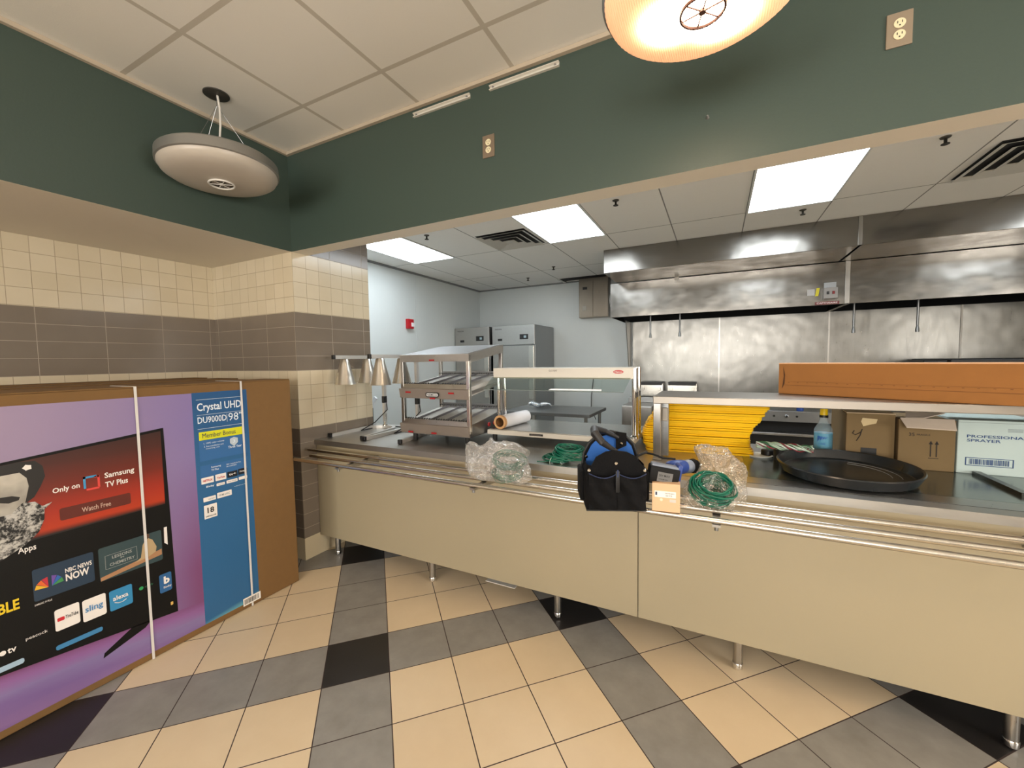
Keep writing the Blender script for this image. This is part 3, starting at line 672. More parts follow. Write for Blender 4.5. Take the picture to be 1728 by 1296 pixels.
B((X0+.01, .38, .958), (X1-.012, .83, .97)).build('bottom_pan', STD, t)
for x, y in ((.755, .40), (1.215, .40), (.755, .80), (1.215, .80)): MB().lathe([(.014, 0), (.016, .004), (.018, .056)], (x, y, WT), 14).build('foot', BLACKR, t, 40)
for x, z in ((.72, 1.262), (1.10, 1.262), (.94, 1.222), (.93, 1.492), (.945, .974), (.735, .972)):
    B((x, .342 if z < 1.4 else .356, z), (x+.045, .345 if z < 1.4 else .36, z+.011)).build('red_sticker', RED, t)
bd = MB(); lines_poly(bd, rrect(0, 0, .115, .034, .012), (.905, .3415, 1.236), (1, 0, 0), (0, 0, 1)); bd.build('badge', BLACKP, t)
bd = MB(); lines_poly(bd, rrect(0, 0, .1, .022, .008), (.9125, .3405, 1.242), (1, 0, 0), (0, 0, 1)); b2 = bd.build('badge_plate', M('badge_silver', 'cfcfcf', .3), t)
addtext(MB(), 'NEMCO', (.92, .3398, 1.2465), (.085, 0, 0), (0, 0, .013)).build('lettering', BLACKP, t)
# ------------------------------------------------------------------ WHITE HEATED DISPLAY
t = thing('heated_display', 'white heated display shelf with chrome posts and slanted glass guard', 'food warmer', (1.8, .85, WT))
B((1.274, .57, .958), (2.312, 1.13, .99), .003).build('base', WHITE, t)
lab(B((1.285, .60, .99), (2.30, 1.12, .9925), .001).build('hot_plate', steel('hot_plate_steel', 'c6c6c2', .2, .0005), t), 'bare steel shelf surface')
B((1.315, .60, 1.362), (2.30, .86, 1.433), .004).build('upper_housing', WHITE, t)
B((1.315, .598, 1.362), (2.285, .6, 1.368)).build('trim_strip', M('strip_tan', 'a99c86', .4), t)
for x, y in ((1.303, .70), (2.298, .70), (1.303, .80), (2.298, .80)):
    MB().tube([(x, y, .99), (x, y, 1.432)], .0165 if x > 2 else .013, 16).build('post', CHROME, t, 50)
MB().tube([(2.303, .63, .99), (2.303, .63, 1.43)], .0165, 16).build('post', CHROME, t, 50)
MB().lathe([(.024, 0), (.024, .012), (.017, .02)], (2.303, .63, .99), 16).build('post_collar', CHROME, t, 40)
g = MB().prism([(1.31, .592, 1.365), (1.30, .485, 1.288), (2.265, .485, 1.288), (2.285, .592, 1.365)], (0, .003, .005)); g.build('glass_guard', GLASS, t)
MB().tube([(1.30, .485, 1.288), (2.265, .485, 1.288)], .0028, 6).build('glass_edge', M('glass_edge', '7b8584', .2), t)
MB().prism([(1.30+.555*.9, .500, 1.3005), (2.13, .500, 1.3005), (2.13, .489, 1.2925), (1.30+.54*.9, .489, 1.2925)], (0, -.0012, .0016)).build('glass_label', M('label_white', 'e8ebef', .4), t)
for x in (1.31, 2.29):
    for y in (.62, 1.08): MB().lathe([(.015, 0), (.019, .055)], (x, y, WT), 14).build('foot', BLACKR, t, 40)
bd = MB(); bd.poly([(2.21+.032*math.cos(a*PI/12), .5985, 1.407+.012*math.sin(a*PI/12)) for a in range(24)]); bd.build('badge', M('badge_red', 'b41d24', .35), t)
addtext(MB(), 'Hatco', (2.188, .5978, 1.4), (.045, 0, 0), (0, 0, .013)).build('lettering', WHITE, t)
addtext(MB(), 'GLO-RAY', (1.745, .5985, 1.409), (.062, 0, 0), (0, 0, .013)).build('model_lettering', M('grey_letter', '77706a', .5), t)
B((1.61, .5675, .969), (1.71, .57, .983)).build('name_plate', BLACKP, t)
addtext(MB(), 'GLO-RAY', (1.62, .5668, .972), (.08, 0, 0), (0, 0, .008)).build('plate_lettering', M('grey_letter', '77706a', .5), t)
t = thing('film_roll', 'roll of clear film with brown core on the left of the white display', 'film roll', (1.36, .8, .993))
a, b = Vector((1.364, .60, 1.043)), Vector((1.40, .98, 1.043))
MB().lathe([(.034, 0), (.0345, .02), (.0345, .38), (.034, .383), (.028, .383), (.028, 0)], a, 32, b-a, cap=False).build('core', M('core_brown', '8e6238', .8), t, 40)
ax = (b-a).normalized()
MB().lathe([(.035, 0), (.049, 0), (.049, .35), (.035, .35)], a+ax*.018, 40, ax, cap=False).build('film', M('film_white', 'e4e2e4', .18, coat=.6, bmp=.0008, bscale=50), t, 40)
MB().lathe([(.0345, -.004), (.05, -.004), (.05, .02), (.0345, .02)], a, 40, ax, cap=False).build('core_end', M('core_tan', 'c79a6a', .8), t, 40)
# ------------------------------------------------------------------ OVERSHELF
t = thing('overshelf', 'stainless overshelf on steel legs across the right half of the counter', 'shelf', (3.6, .69, WT))
B((2.434, .47, 1.231), (4.9, .91, 1.271), .003).build('shelf_top', steel('shelf_steel', '9d978f', .4, .0005, (.3, 1, 1), .08), t)
for x in (2.436, 4.6):
    B((x, .474, WT), (x+.04, .512, 1.231), .002).build('leg', ST, t)
    B((x-.004, .470, WT), (x+.046, .60, WT+.008), .002).build('foot_plate', ST, t)
    B((x+.034, .56, WT+.008), (x+.074, .598, 1.231), .002).build('leg', STD, t)
B((2.474, .545, 1.12), (2.506, .56, 1.20), .006).build('outlet_box', M('box_grey', 'a39c92', .4), t)
# ------------------------------------------------------------------ YELLOW TRAYS
NT = 23; H = .0125
def tray_mesh():
    m = MB(); w, d_ = .61, .28; h = .0122
    P = rrect(-w/2, 0, w/2, d_, .03, 4); n = len(P)
    def ins(k, z): return [((1-2*k/w)*x, d_/2+(y-d_/2)*(1-2*k/d_), z) for x, y in P]
    rings = [m._v(ins(0, h)), m._v(ins(.0012, h-.004)), m._v(ins(.003, 0)), ]
    inner = [m._v(ins(.002, h+.0)), m._v(ins(.02, .002))]
    for A, B_ in ((rings[0], rings[1]), (rings[1], rings[2])):
        for k in range(n): m.face([A[k], A[(k+1) % n], B_[(k+1) % n], B_[k]])
    m.face(rings[2][::-1])
    for k in range(n): m.face([rings[0][k], inner[0][k], inner[0][(k+1) % n], rings[0][(k+1) % n]]); m.face([inner[0][k], inner[1][k], inner[1][(k+1) % n], inner[0][(k+1) % n]])
    m.face(inner[1]); return m
base = tray_mesh().build('yellow_tray', YEL, None, 30)
for i in range(NT):
    o = base if i == 0 else base.copy()
    if i: col.objects.link(o)
    tt = i/(NT-1)
    cx = 2.662-.022*math.sin(min(1, tt/.45)*PI/2)*(1 if tt < .45 else max(0, 1-(tt-.45)/.2))+max(0, tt-.45)**1.2*.155+random.uniform(-.006, .006)
    o.location = (cx, .735+.02*math.sin(i*1.7)*.4, WT+.001+i*.0138*(.302/(.0138*(NT))) if False else WT+.0005+i*.01318)
    o.rotation_euler = (0, 0, math.radians(6+random.uniform(-1.5, 1.5)-tt*3))
    l = 'lowest yellow plastic tray of the stack under the steel shelf' if i == 0 else 'topmost yellow plastic tray of the stack under the steel shelf' if i == NT-1 else 'yellow plastic tray in the lower half of the stack' if i < NT//2 else 'yellow plastic tray in the upper half of the stack, shifted right'
    tag(o, l, 'tray', 'yellow trays in the lower half of the stack' if i < NT//2 else 'yellow trays in the upper half of the stack')
# ------------------------------------------------------------------ CABLES
def coil(cx, cy, cz, R, turns, seed, rz=0, flat=.55, tilt=(0, 0), r=.0032, lift=.012, ell=.75):
    rnd = random.Random(seed); pts = []; n = 22
    Rt = Matrix.Rotation(rz, 3, 'Z') @ Matrix.Rotation(tilt[0], 3, 'X') @ Matrix.Rotation(tilt[1], 3, 'Y')
    for k in range(turns*n):
        a = 2*PI*k/n; q = k/n
        rr_ = R*(1-.32*abs(math.sin(q*1.9+seed)))*(1+.12*math.sin(q*2.399+seed)+.05*math.sin(a*3+seed+q*1.7)+.04*math.sin(a*2-q*2.3))
        z = (math.sin(q*3.7+seed)*.5+.5)*lift*1.6+.5*lift*math.sin(a*2+q)*.3
        pts.append(Vector((cx, cy, cz))+Rt@Vector((rr_*math.cos(a), rr_*ell*math.sin(a), z+r)))
    return pts, Rt
def cable(name, label, parts, group=None, ties=()):
    m = MB()
    for c in parts: m.tube(c, .0032, 6)
    o = m.build(name, TEAL, None, 60); tag(o, label, 'cable', group)
    for (p, q) in ties:
        p = Vector(p); q = Vector(q); mm = MB(); d_ = (q-p)
        u = Vector((0, 0, 1))
        pts = [p+d_*(.5-.5*math.cos(a))+u*(.016*math.sin(a)) for a in [i*PI/8 for i in range(17)]]
        mm.tube(pts, .0016, 5); mm.build('cable_tie', CLEARTIE, o, 60)
    return o
c1, _ = coil(2.005, .245, WT+.03, .1, 17, 1, .3, lift=.03, tilt=(.10, .08)); c2, _ = coil(1.945, .21, WT+.007, .085, 12, 2, -.2, lift=.016)
tail = [Vector((1.90, .17, WT+.006)), Vector((1.87, .155, WT+.005)), Vector((1.845, .15, WT+.005))]
cable('green_cable_coil', 'loose coil of green cable with clear ties on the counter before the white display', [c1, c2, tail], ties=[((1.985, .16, WT+.01), (1.995, .21, WT+.03)), ((1.925, .145, WT+.008), (1.93, .185, WT+.02)), ((2.03, .28, WT+.02), (2.05, .32, WT+.03))])
RT = .8575
c1, _ = coil(1.76, -.04, RT+.085, .095, 20, 5, .2, lift=.02, tilt=(.75, .1), ell=.6)
cable('green_cable_coil', 'coil of green cable inside the milky plastic bag, upper of the two', [c1])
c1, _ = coil(1.775, -.075, RT+.018, .085, 14, 6, .1, lift=.02, tilt=(.35, 0), ell=.8)
cable('green_cable_coil', 'coil of green cable inside the milky plastic bag, lower of the two', [c1])
c1, _ = coil(2.75, -.06, RT+.05, .088, 26, 8, .1, lift=.04, tilt=(.62, 0), ell=.85)
c2, _ = coil(2.745, -.07, RT+.04, .07, 14, 9, .4, lift=.03, tilt=(.45, .1), ell=.8)
cable('green_cable_coil', 'dark green cable coil in the clear bag beside the small carton', [c1, c2])
def bag(name, label, outline, th, mat, seed, groupc):
    pts = [Vector(p) for p in outline]; c = sum(pts, Vector())/len(pts); m = MB(); rnd = random.Random(seed)
    ring = []                                        # densify the outline
    n = len(pts)
    for i in range(n):
        a, b = pts[i], pts[(i+1) % n]
        for k in range(8): ring.append(a.lerp(b, k/8))
    nv = 24; rings = []; nrm = Vector((0, -.74, .67)); off = Vector((seed*3.1, 0, 0))
    for j in range(nv+1):
        v = -PI/2+PI*j/nv; cr = max(0, math.cos(v))**.55; sn = math.sin(v)
        if j in (0, nv): rings.append(m._v([c+nrm*th*sn])); continue
        row = []
        for p in ring:
            q = c+(p-c)*cr; e = 1-abs(cr)
            d1 = noise.noise(q*22+off+nrm*sn); d2 = abs(noise.noise(q*48+off*2+nrm*sn*2))
            q = q+nrm*(th*sn*(1+.6*d1)+(.5-d2*2.4)*(.014 if seed == 3 else .022)*(1 if sn > 0 else -1))+Vector((noise.noise(q*30+off), noise.noise(q*31-off), noise.noise(q*29+off*2)))*.006
            if q.z < RT+.001: q.z = RT+.001+.002*abs(d1)
            row.append(q)
        rings.append(m._v(row))
    L = len(ring)
    for j in range(nv):
        A, B_ = rings[j], rings[j+1]
        for k in range(L):
            k2 = (k+1) % L
            if len(A) == 1: m.face([A[0], B_[k2], B_[k]])
            elif len(B_) == 1: m.face([A[k], A[k2], B_[0]])
            else: m.face([A[k], A[k2], B_[k2], B_[k]])
    o = m.build(name, mat, None, 35); tag(o, label, 'plastic bag'); return o
bag('plastic_bag', 'crumpled milky plastic bag on the tray rails left of the tool bag', [(1.479,-.018,.995),(1.494,.002,1.014),(1.543,-.024,.989),(1.593,0,1.012),(1.623,.035,1.043),(1.659,.012,1.022),(1.733,.026,1.035),(1.804,.016,1.026),(1.867,-.006,1.006),(1.85,-.039,.976),(1.881,-.049,.967),(1.914,-.091,.929),(1.932,-.127,.896),(1.88,-.165,.862),(1.835,-.16,.866),(1.64,-.164,.862),(1.585,-.151,.874),(1.534,-.116,.906)], .06, BAG1, 3, '')
bag('plastic_bag', 'clear crinkled plastic bag standing open right of the drill', [(2.667,.091,1.068),(2.699,.106,1.083),(2.763,.094,1.071),(2.808,.097,1.074),(2.829,.07,1.047),(2.862,.045,1.022),(2.886,.02,.997),(2.878,-.026,.951),(2.878,-.083,.894),(2.838,-.09,.887),(2.822,-.126,.862),(2.766,-.135,.86),(2.709,-.133,.86),(2.631,-.11,.867),(2.635,-.05,.927),(2.686,-.01,.967),(2.693,.043,1.02)], .05, BAG2, 5, '')
# ------------------------------------------------------------------ TOOL BAG
A0 = Vector((2.28, -.341, 0)); ANG = math.atan2(.094, .224)
t = thing('tool_bag', 'black open tool bag with blue lining and padded handle on the tray rails', 'tool bag', (A0.x, A0.y, RT), ANG)
def L(mb, name, mat, parent=t, smooth=30): return mb.build(name, mat, parent, smooth, True)
def xz(P, y0, y1): return MB().prism([(x, y0, z-RT) for x, z in P], (0, y1-y0, 0))
Wb, Db = .246, .2
m = MB(); n = 14; rings = []
secs = [(0, .0, .242, 0, .2), (.02, -.003, .246, -.006, .205), (.06, -.008, .25, -.014, .208), (.11, -.01, .252, -.012, .207), (.15, -.006, .25, -.002, .203), (.19, .004, .242, .004, .196)]
for h, x0, x1, y0, y1 in secs: rings.append(m._v([(x, y, h) for x, y in rrect(x0, y0, x1, y1, .03, 4)]))
for A_, B_ in zip(rings, rings[1:]):
    for k in range(len(A_)): m.face([A_[k], A_[(k+1) % len(A_)], B_[(k+1) % len(A_)], B_[k]])
m.face(rings[0][::-1]); L(m, 'body', CLOTH)
arch = [(.0, 1.0), (.012, 1.035), (.04, 1.085), (.079, 1.107), (.12, 1.112), (.165, 1.106), (.2, 1.088), (.228, 1.05), (.245, 1.0)]
L(xz([(.002, .97)]+arch+[(.245, .97)], -.002, .006), 'front_panel', CLOTH)
ba = [(-.004, 1.03), (.002, 1.075), (.025, 1.12), (.065, 1.158), (.118, 1.172), (.175, 1.158), (.218, 1.115), (.232, 1.07), (.236, 1.03)]
L(xz([(.0, .98)]+ba+[(.236, .98)], .118, .128), 'rear_panel', CLOTH)
bl = [(.01+(.116-.01)*0+(x-.118)*.9+.108, 1.0+(z-1.0)*.93) for x, z in ba]
lab(L(xz([(.02, .99)]+bl+[(.222, .99)], .112, .118), 'lining', BLUE), 'bright blue inner lining')
rim = MB().tube([(x, .12, z-RT) for x, z in ba], .006, 8); L(rim, 'rim_binding', BLACKR)
L(xz([(.14, 1.09), (.185, 1.11), (.185, 1.165), (.14, 1.172)], .104, .112), 'handle_tab', CLOTH)
h = MB().tube([(.125, .02, 1.105-RT), (.095, .0, 1.125-RT), (.062, -.02, 1.15-RT), (.035, .0, 1.182-RT), (.04, .06, 1.19-RT), (.09, .1, 1.175-RT), (.15, .105, 1.145-RT)], .013, 12, rr=[.009, .011, .015, .018, .018, .013, .009]); L(h, 'handle', M('handle_rubber', '1e1e20', .45))
for (x, z, y) in ((.01, 1.03, -.004), (.236, 1.03, -.004), (.12, 1.06, -.004), (.012, 1.06, .11), (.222, 1.05, .11), (.162, 1.12, .102)):
    L(MB().lathe([(.0075, 0), (.006, .003), (0, .0035)], (x, y, z-RT), 14, (0, -1, 0)), 'rivet', CHROME)
# front pockets with folds
for x0, x1 in ((.008, .122), (.124, .24)):
    m = MB(); nx, nz = 12, 14; g = []
    for i in range(nz+1):
        r_row = []
        for k in range(nx+1):
            u, v = k/nx, i/nz; x = x0+(x1-x0)*u; z = .012+.15*v-.012*math.sin(u*PI)*v*v
            y = -.014-.024*math.sin(u*PI)*(.4+.6*v)+.007*math.sin(u*9+v*7+x0*30)+.004*math.sin(v*14+u*4)
            r_row.append(m.bm.verts.new((x, y, z)))
        g.append(r_row)
    for i in range(nz):
        for k in range(nx): m.face([g[i][k], g[i][k+1], g[i+1][k+1], g[i+1][k]])
    L(m, 'pocket', CLOTH, t, 60)
    L(MB().tube([(x0+(x1-x0)*q/10, -.016-.026*math.sin(q/10*PI), .162-.012*math.sin(q/10*PI)) for q in range(11)], .0022, 6), 'pocket_binding', M('binding_blue', '1d2c50', .6))
L(MB().obox((.123, -.022, .13), (.016, .006, .09), None, .002), 'strap', M('strap_black', '101012', .5))
L(MB().obox((.123, -.026, .165), (.006, .003, .03), None), 'clip', M('binding_blue', '1d2c50', .6))
for sx in (-.014, .256):
    L(MB().box((sx-.01, .03, .03), (sx+.01, .16, .16), .009), 'side_pocket', CLOTH)
L(MB().tube([(.230, .115, 1.06-RT), (.26, .11, 1.075-RT), (.27, .105, 1.08-RT), (.275, .105, 1.082-RT)], .005, 8), 'loop', BLACKR)
L(MB().box((-.002, -.006, -.0), (.246, .2, .006), .003), 'base_plate', BLACKR)
# ------------------------------------------------------------------ SMALL CARTON AND DRILL
t = thing('small_carton', 'small tan carton with a white label on the tray rails', 'carton', (2.525, -.228, RT), .12)
MB().box((0, 0, .0005), (.108, .12, .118), .0015).build('carton', M('carton_pink', 'd9b48f', .75, var=.04, bscale=20), t, None, True)
lbm = MB().box((.01, -.0006, .06), (.092, 0, .086)).build('label_sticker', M('paper_white', 'eee9e2', .6), t, None, True)
m = addtext(MB(), 'FASTENERS', (.05, -.0009, .075), (.036, 0, 0), (0, 0, .005)); addtext(m, '100 PCS', (.052, -.0009, .065), (.026, 0, 0), (0, 0, .006)); m.build('lettering', M('letter_dark', '3a3e48', .6), lbm, None, True)
MB().box((.013, -.0009, .068), (.02, -.0005, .082)).build('logo', M('logo_navy', '26304f', .6), lbm, None, True)
MB().box((.068, -.0006, .042), (.092, 0, .054)).build('grey_patch', M('patch_grey', 'c9c4bd', .6), t, None, True)
MB().lathe([(.006, 0), (0, .0004)], (.036, -.0004, .05), 16, (0, -1, 0)).build('round_sticker', M('sticker_pale', 'ecd6bf', .6), t, None, True)
DZ = RT+.118
t = thing('cordless_drill', 'blue and black cordless drill lying on the small carton', 'drill', (2.507, -.17, DZ), .3)
DB = M('drill_blue', '233e86', .4); DG = M('drill_grey', '7a8290', .45); DK = M('drill_black', '0a0a0b', .6, spec=.25)
Rb = Matrix.Rotation(.17, 3, 'Y'); bt = MB().obox((.052, -.012, .020), (.122, .062, .076), Rb, .008).build('battery', DK, t, 30, True)
MB().obox((.058, -.01, .058), (.108, .05, .014), Rb, .004).build('battery_rail', DG, bt, 30, True)
MB().obox((.054, -.0436, .018), (.06, .001, .04), Rb).build('battery_label', M('label_grey', '6a6b6b', .5), bt, 30, True)
m = addtext(MB(), '20V MAX', (.03, -.0448, .024), (.044, 0, -.0075), (0, 0, .009)); addtext(m, 'LITHIUM ION', (.028, -.0448, .010), (.036, 0, -.006), (0, 0, .005)); m.build('lettering', M('letter_black', '151515', .5), bt, None, True)
MB().tube([(.10, .0, .03), (.11, .02, .036), (.125, .05, .042)], .022, 12, rr=[.022, .019, .021]).build('handle', DB, t, 60, True)
MB().obox((.115, -.0, .03), (.02, .06, .07), Rb, .006).build('handle_foot', DB, t, 30, True)
ax = Vector((.80, .60, -.08)).normalized(); c0 = Vector((.105, .06, .034))
MB().lathe([(0, -.03), (.022, -.028), (.031, -.01), (.033, .03), (.032, .06), (.028, .075)], c0, 24, ax).build('motor_housing', DB, t, 40, True)
MB().lathe([(.026, .07), (.03, .085), (.031, .105), (.029, .112)], c0, 24, ax).build('torque_collar', DG, t, 40, True)
MB().lathe([(.02, .11), (.031, .115), (.033, .135), (.028, .15), (.012, .155), (0, .155)], c0, 24, ax).build('chuck', DK, t, 40, True)
MB().tube([(-.012, .05, .1), (.02, .03, .098), (.06, .02, .084), (.11, .03, .08)], .0045, 8).build('wrist_strap', DK, t, 50, True)
# ------------------------------------------------------------------ THINGS UNDER THE OVERSHELF
t = thing('spray_bottle', 'clear bottle of blue liquid with a yellow cap behind the black tray', 'spray bottle', (3.31, .9, WT))
bm_ = [(0, 0), (.042, 0), (.045, .006), (.045, .15), (.043, .165), (.03, .19), (.019, .215), (.018, .235)]
MB().lathe(bm_, (3.31, .9, WT), 32).build('bottle', M('bottle_plastic', 'cfe2e6', .15, alpha=.22), t, 40)
MB().lathe([(0, .002), (.041, .002), (.0435, .008), (.0435, .145), (0, .145)], (3.31, .9, WT), 32).build('liquid', M('blue_liquid', '1d9cc4', .15, var=.02), t, 40)
MB().lathe([(.021, .232), (.021, .245), (.02, .246)], (3.31, .9, WT), 24).build('collar', BLACKP, t, 40)
MB().lathe([(.019, .246), (.018, .285), (.014, .29), (0, .29)], (3.31, .9, WT), 24).build('cap', M('cap_yellow', 'e5c012', .4), t, 40)
m = MB()
def oncyl(u, v, r=.0462): return (3.31+r*math.sin(u/r), .9-r*math.cos(u/r), WT+v)
for k in range(5):
    a = -.036+k*.012
    m.poly([oncyl(a, .128-.002*k), oncyl(a+.013, .130-.001*k), oncyl(a+.008, .108+.004*k), oncyl(a-.001, .096+.006*k)])
m.build('logo', M('label_blue', '1f5fae', .5), t)
m = MB(); P, Fc = textgeo('CLEANER', .01)
vs = m._v([oncyl(-.03+.034*a, .082+.008*b) for a, b in P]); [m.face([vs[i] for i in f]) for f in Fc]; m.build('lettering', M('label_blue', '1f5fae', .5), t)
t = thing('serving_tray', 'large round black serving tray lying on the cold wells', 'serving tray', (3.32, .49, WT+.006))
axs = Vector((0, -.04, 1)).normalized()
MB().lathe([(0, .008), (.243, .008), (.25, .012), (.268, .05), (.276, .053), (.28, .048), (.258, .004), (.25, 0), (0, 0)], (3.32, .49, WT+.012), 72, axs, cap=False).build('tray_dish', M('tray_black', '23272a', .26, var=.1, bscale=8, bmp=.0004), t, 30)
m = MB(); 
for r in (.17, .205): m.tube([Vector((3.32, .49, WT+.0205))+Vector((r*math.cos(a), r*math.sin(a), .04*r*math.sin(a))) for a in [-.2+i*.1 for i in range(16)]], .0011, 5)
m.build('scuff_ring', M('scuff', '9a9d9f', .3), t)
rnd = random.Random(4)
m = MB()
def bun(i):
    pts = []; n = 26
    for k in range(n+1):
        q = k/n; x = 2.965+.265*q; a = q*(9+(i*37%7))+i*2.39
        pts.append((x, .705+.014*math.cos(a)+.006*math.sin(i*3+q*9), WT+.086+.014*math.sin(a)+.005*math.sin(q*5+i)-.006*q))
    return pts
t = thing('wire_bundle', 'twisted bundle of pale green and red wires lying over the tray edge', 'wire bundle', (3.09, .7, WT+.08))
for i in range(15):
    MB().tube(bun(i), .0042, 6).build('wire', [M('wire_pale', 'a3bba6', .5), M('wire_red', '7a2c34', .5), M('wire_pale', 'a3bba6', .5), M('wire_green', '3f6e4c', .5), M('wire_white', 'c4cdc4', .5)][i % 5], t, 60)
t2 = thing('white_saucer', 'small white round lid on the counter left of the black tray', 'lid', (3.03, .80, WT))
MB().lathe([(0, 0), (.06, 0), (.068, .008), (.062, .01), (.05, .004), (0, .004)], (2.99, .80, WT), 32, cap=False).build('disc', M('lid_white', 'dfe3e0', .4), t2, 30)
MB().lathe([(.035, .004), (.035, .03), (.028, .036), (0, .036)], (3.035, .835, WT+.001), 24).build('plug', BLACKP, t2, 40)
# the wire bundle rests on a dark puck
tag(MB().lathe([(.036, 0), (.038, .064), (.03, .068), (0, .068)], (3.09, .745, WT), 24).build('dark_bowl', M('bowl_dark', '1b1c1d', .3), None, 40), 'dark bowl behind the black tray under the wires', 'bowl')
# cartons
t = thing('brown_carton', 'closed brown carton with torn tape between spray bottle and open carton', 'carton', (3.49, .95, WT))
B((3.39, .80, WT), (3.592, 1.12, 1.178), .003).build('carton', CARD3, t)
MB().prism([(3.39, .80, 1.178), (3.592, .80, 1.178), (3.592, .95, 1.186), (3.39, .95, 1.19)], (0, 0, .004)).build('top_flap', M('card_pale', 'c2ab8a', .8), t)
MB().prism([(3.452, .7985, 1.135), (3.458, .7985, 1.155), (3.52, .7985, 1.15), (3.515, .7985, 1.128), (3.49, .7985, 1.12), (3.462, .7985, 1.11)], (0, .0015, 0)).build('torn_tape', M('tape_tan', 'c4ae80', .5), t)
m = MB(); m.tube([(3.425, .799, 1.085), (3.418, .799, 1.07), (3.43, .799, 1.062), (3.45, .799, 1.075), (3.458, .799, 1.095), (3.45, .799, 1.06), (3.435, .799, 1.03)], .0022, 5); m.build('pen_mark', M('ink', '2b2520', .8), t)
B((3.455, .797, .955), (3.52, .80, .995)).build('black_sticker', BLACKP, t)
t = thing('open_carton', 'brown carton with its pale flap folded out, arrows printed on it', 'carton', (3.71, .9, WT))
B((3.598, .775, WT), (3.812, 1.08, 1.16), .003).build('carton', CARD3, t)
MB().prism([(3.602, .774, 1.163), (3.805, .774, 1.163), (3.795, .722, 1.118), (3.612, .722, 1.123)], (0, .002, .004)).build('flap', M('flap_pale', 'cfbfae', .8), t)
MB().prism([(3.63, .80, 1.162), (3.70, .79, 1.165), (3.80, .86, 1.185), (3.66, .9, 1.19)], (0, 0, .004)).build('inner_flap', M('flap_pale', 'cfbfae', .8), t)
m = MB()
for x in (3.722, 3.744):
    m.box((x-.002, .7735, .975), (x+.002, .775, 1.045)); m.poly([(x-.008, .7735, 1.038), (x+.008, .7735, 1.038), (x, .7735, 1.056)])
m.box((3.715, .7735, .966), (3.752, .775, .969)); m.build('arrow_print', M('ink', '2b2520', .8), t)
m = addtext(MB(), '35', (3.638, .7735, 1.075), (.022, 0, 0), (0, 0, .017)); addtext(m, 'FRAGILE', (3.668, .7735, 1.08), (.05, 0, 0), (0, 0, .008)); m.build('lettering', M('ink', '2b2520', .8), t)
t = thing('sprayer_carton', 'pale blue white carton printed PROFESSIONAL SPRAYER', 'carton', (3.97, .9, WT))
B((3.820, .78, WT), (4.14, 1.1, 1.167), .003).build('carton', M('carton_pale', 'b9c9c6', .7, var=.03, bscale=8), t)
INKB = M('ink_blue', '2c4a78', .6)
m = addtext(MB(), 'PROFESSIONAL', (3.852, .779, 1.082), (.205, 0, 0), (0, 0, .014), .02); addtext(m, 'SPRAYER', (3.852, .779, 1.062), (.117, 0, 0), (0, 0, .014), .02); m.build('lettering', INKB, t)
m = MB(); bx0, bx1, bz0, bz1 = 3.85, 4.015, .945, .985
for lo, hi in (((bx0, bz0), (bx1, bz0+.003)), ((bx0, bz1-.003), (bx1, bz1)), ((bx0, bz0), (bx0+.004, bz1)), ((bx1-.004, bz0), (bx1, bz1))): m.box((lo[0], .779, lo[1]), (hi[0], .78, hi[1]))
x = bx0+.014; rb = random.Random(3)
while x < bx1-.014:
    w_ = rb.choice((.0012, .0024, .0036)); m.box((x, .779, bz0+.007), (x+w_, .78, bz1-.007)); x += w_+rb.choice((.0012, .002, .003))
m.build('barcode', INKB, t)
B((3.82, .779, 1.155), (4.14, .78, 1.157)).build('crease', M('crease_dark', '8d9a99', .7), t)
m = MB()
for i in range(3): m.box((3.99, .779, 1.128-.006*i), (4.04, .78, 1.131-.006*i))
m.build('small_print', M('print_grey', '8a9699', .7), t)
# long carton on the overshelf
Aa = Vector((3.081, .847, 1.2725)); an = math.atan2(-.436, .784)
t = thing('long_carton', 'long orange brown carton lying on top of the overshelf', 'carton', Aa, an)
MB().box((0, 0, 0), (1.6, .17, .176), .004).build('carton', CARD2, t, None, True)
MB().box((.03, -.0012, .05), (1.59, -.0002, .0525)).build('crease', M('crease_brown', '7d4f24', .8), t, None, True)
MB().prism([(.02, -.0006, .03), (.032, -.0006, .06), (.034, -.0006, .11), (.024, -.0006, .16), (.028, -.0006, .1)], (0, -.001, 0)).build('dent_mark', M('dent_dark', '4a2d18', .9), t, None, True)
m = MB()
for k in range(34): m.box((.05+k*.045, -.0012, .066), (.058+k*.045, -.0002, .069))
m.box((.06, -.0012, .072), (1.59, -.0002, .0732)); m.build('perforation', M('crease_brown', '7d4f24', .8), t, None, True)
MB().box((0, -.001, .172), (1.6, .171, .1775), .002).build('top_edge', M('card_edge', 'd8a982', .8), t, None, True)
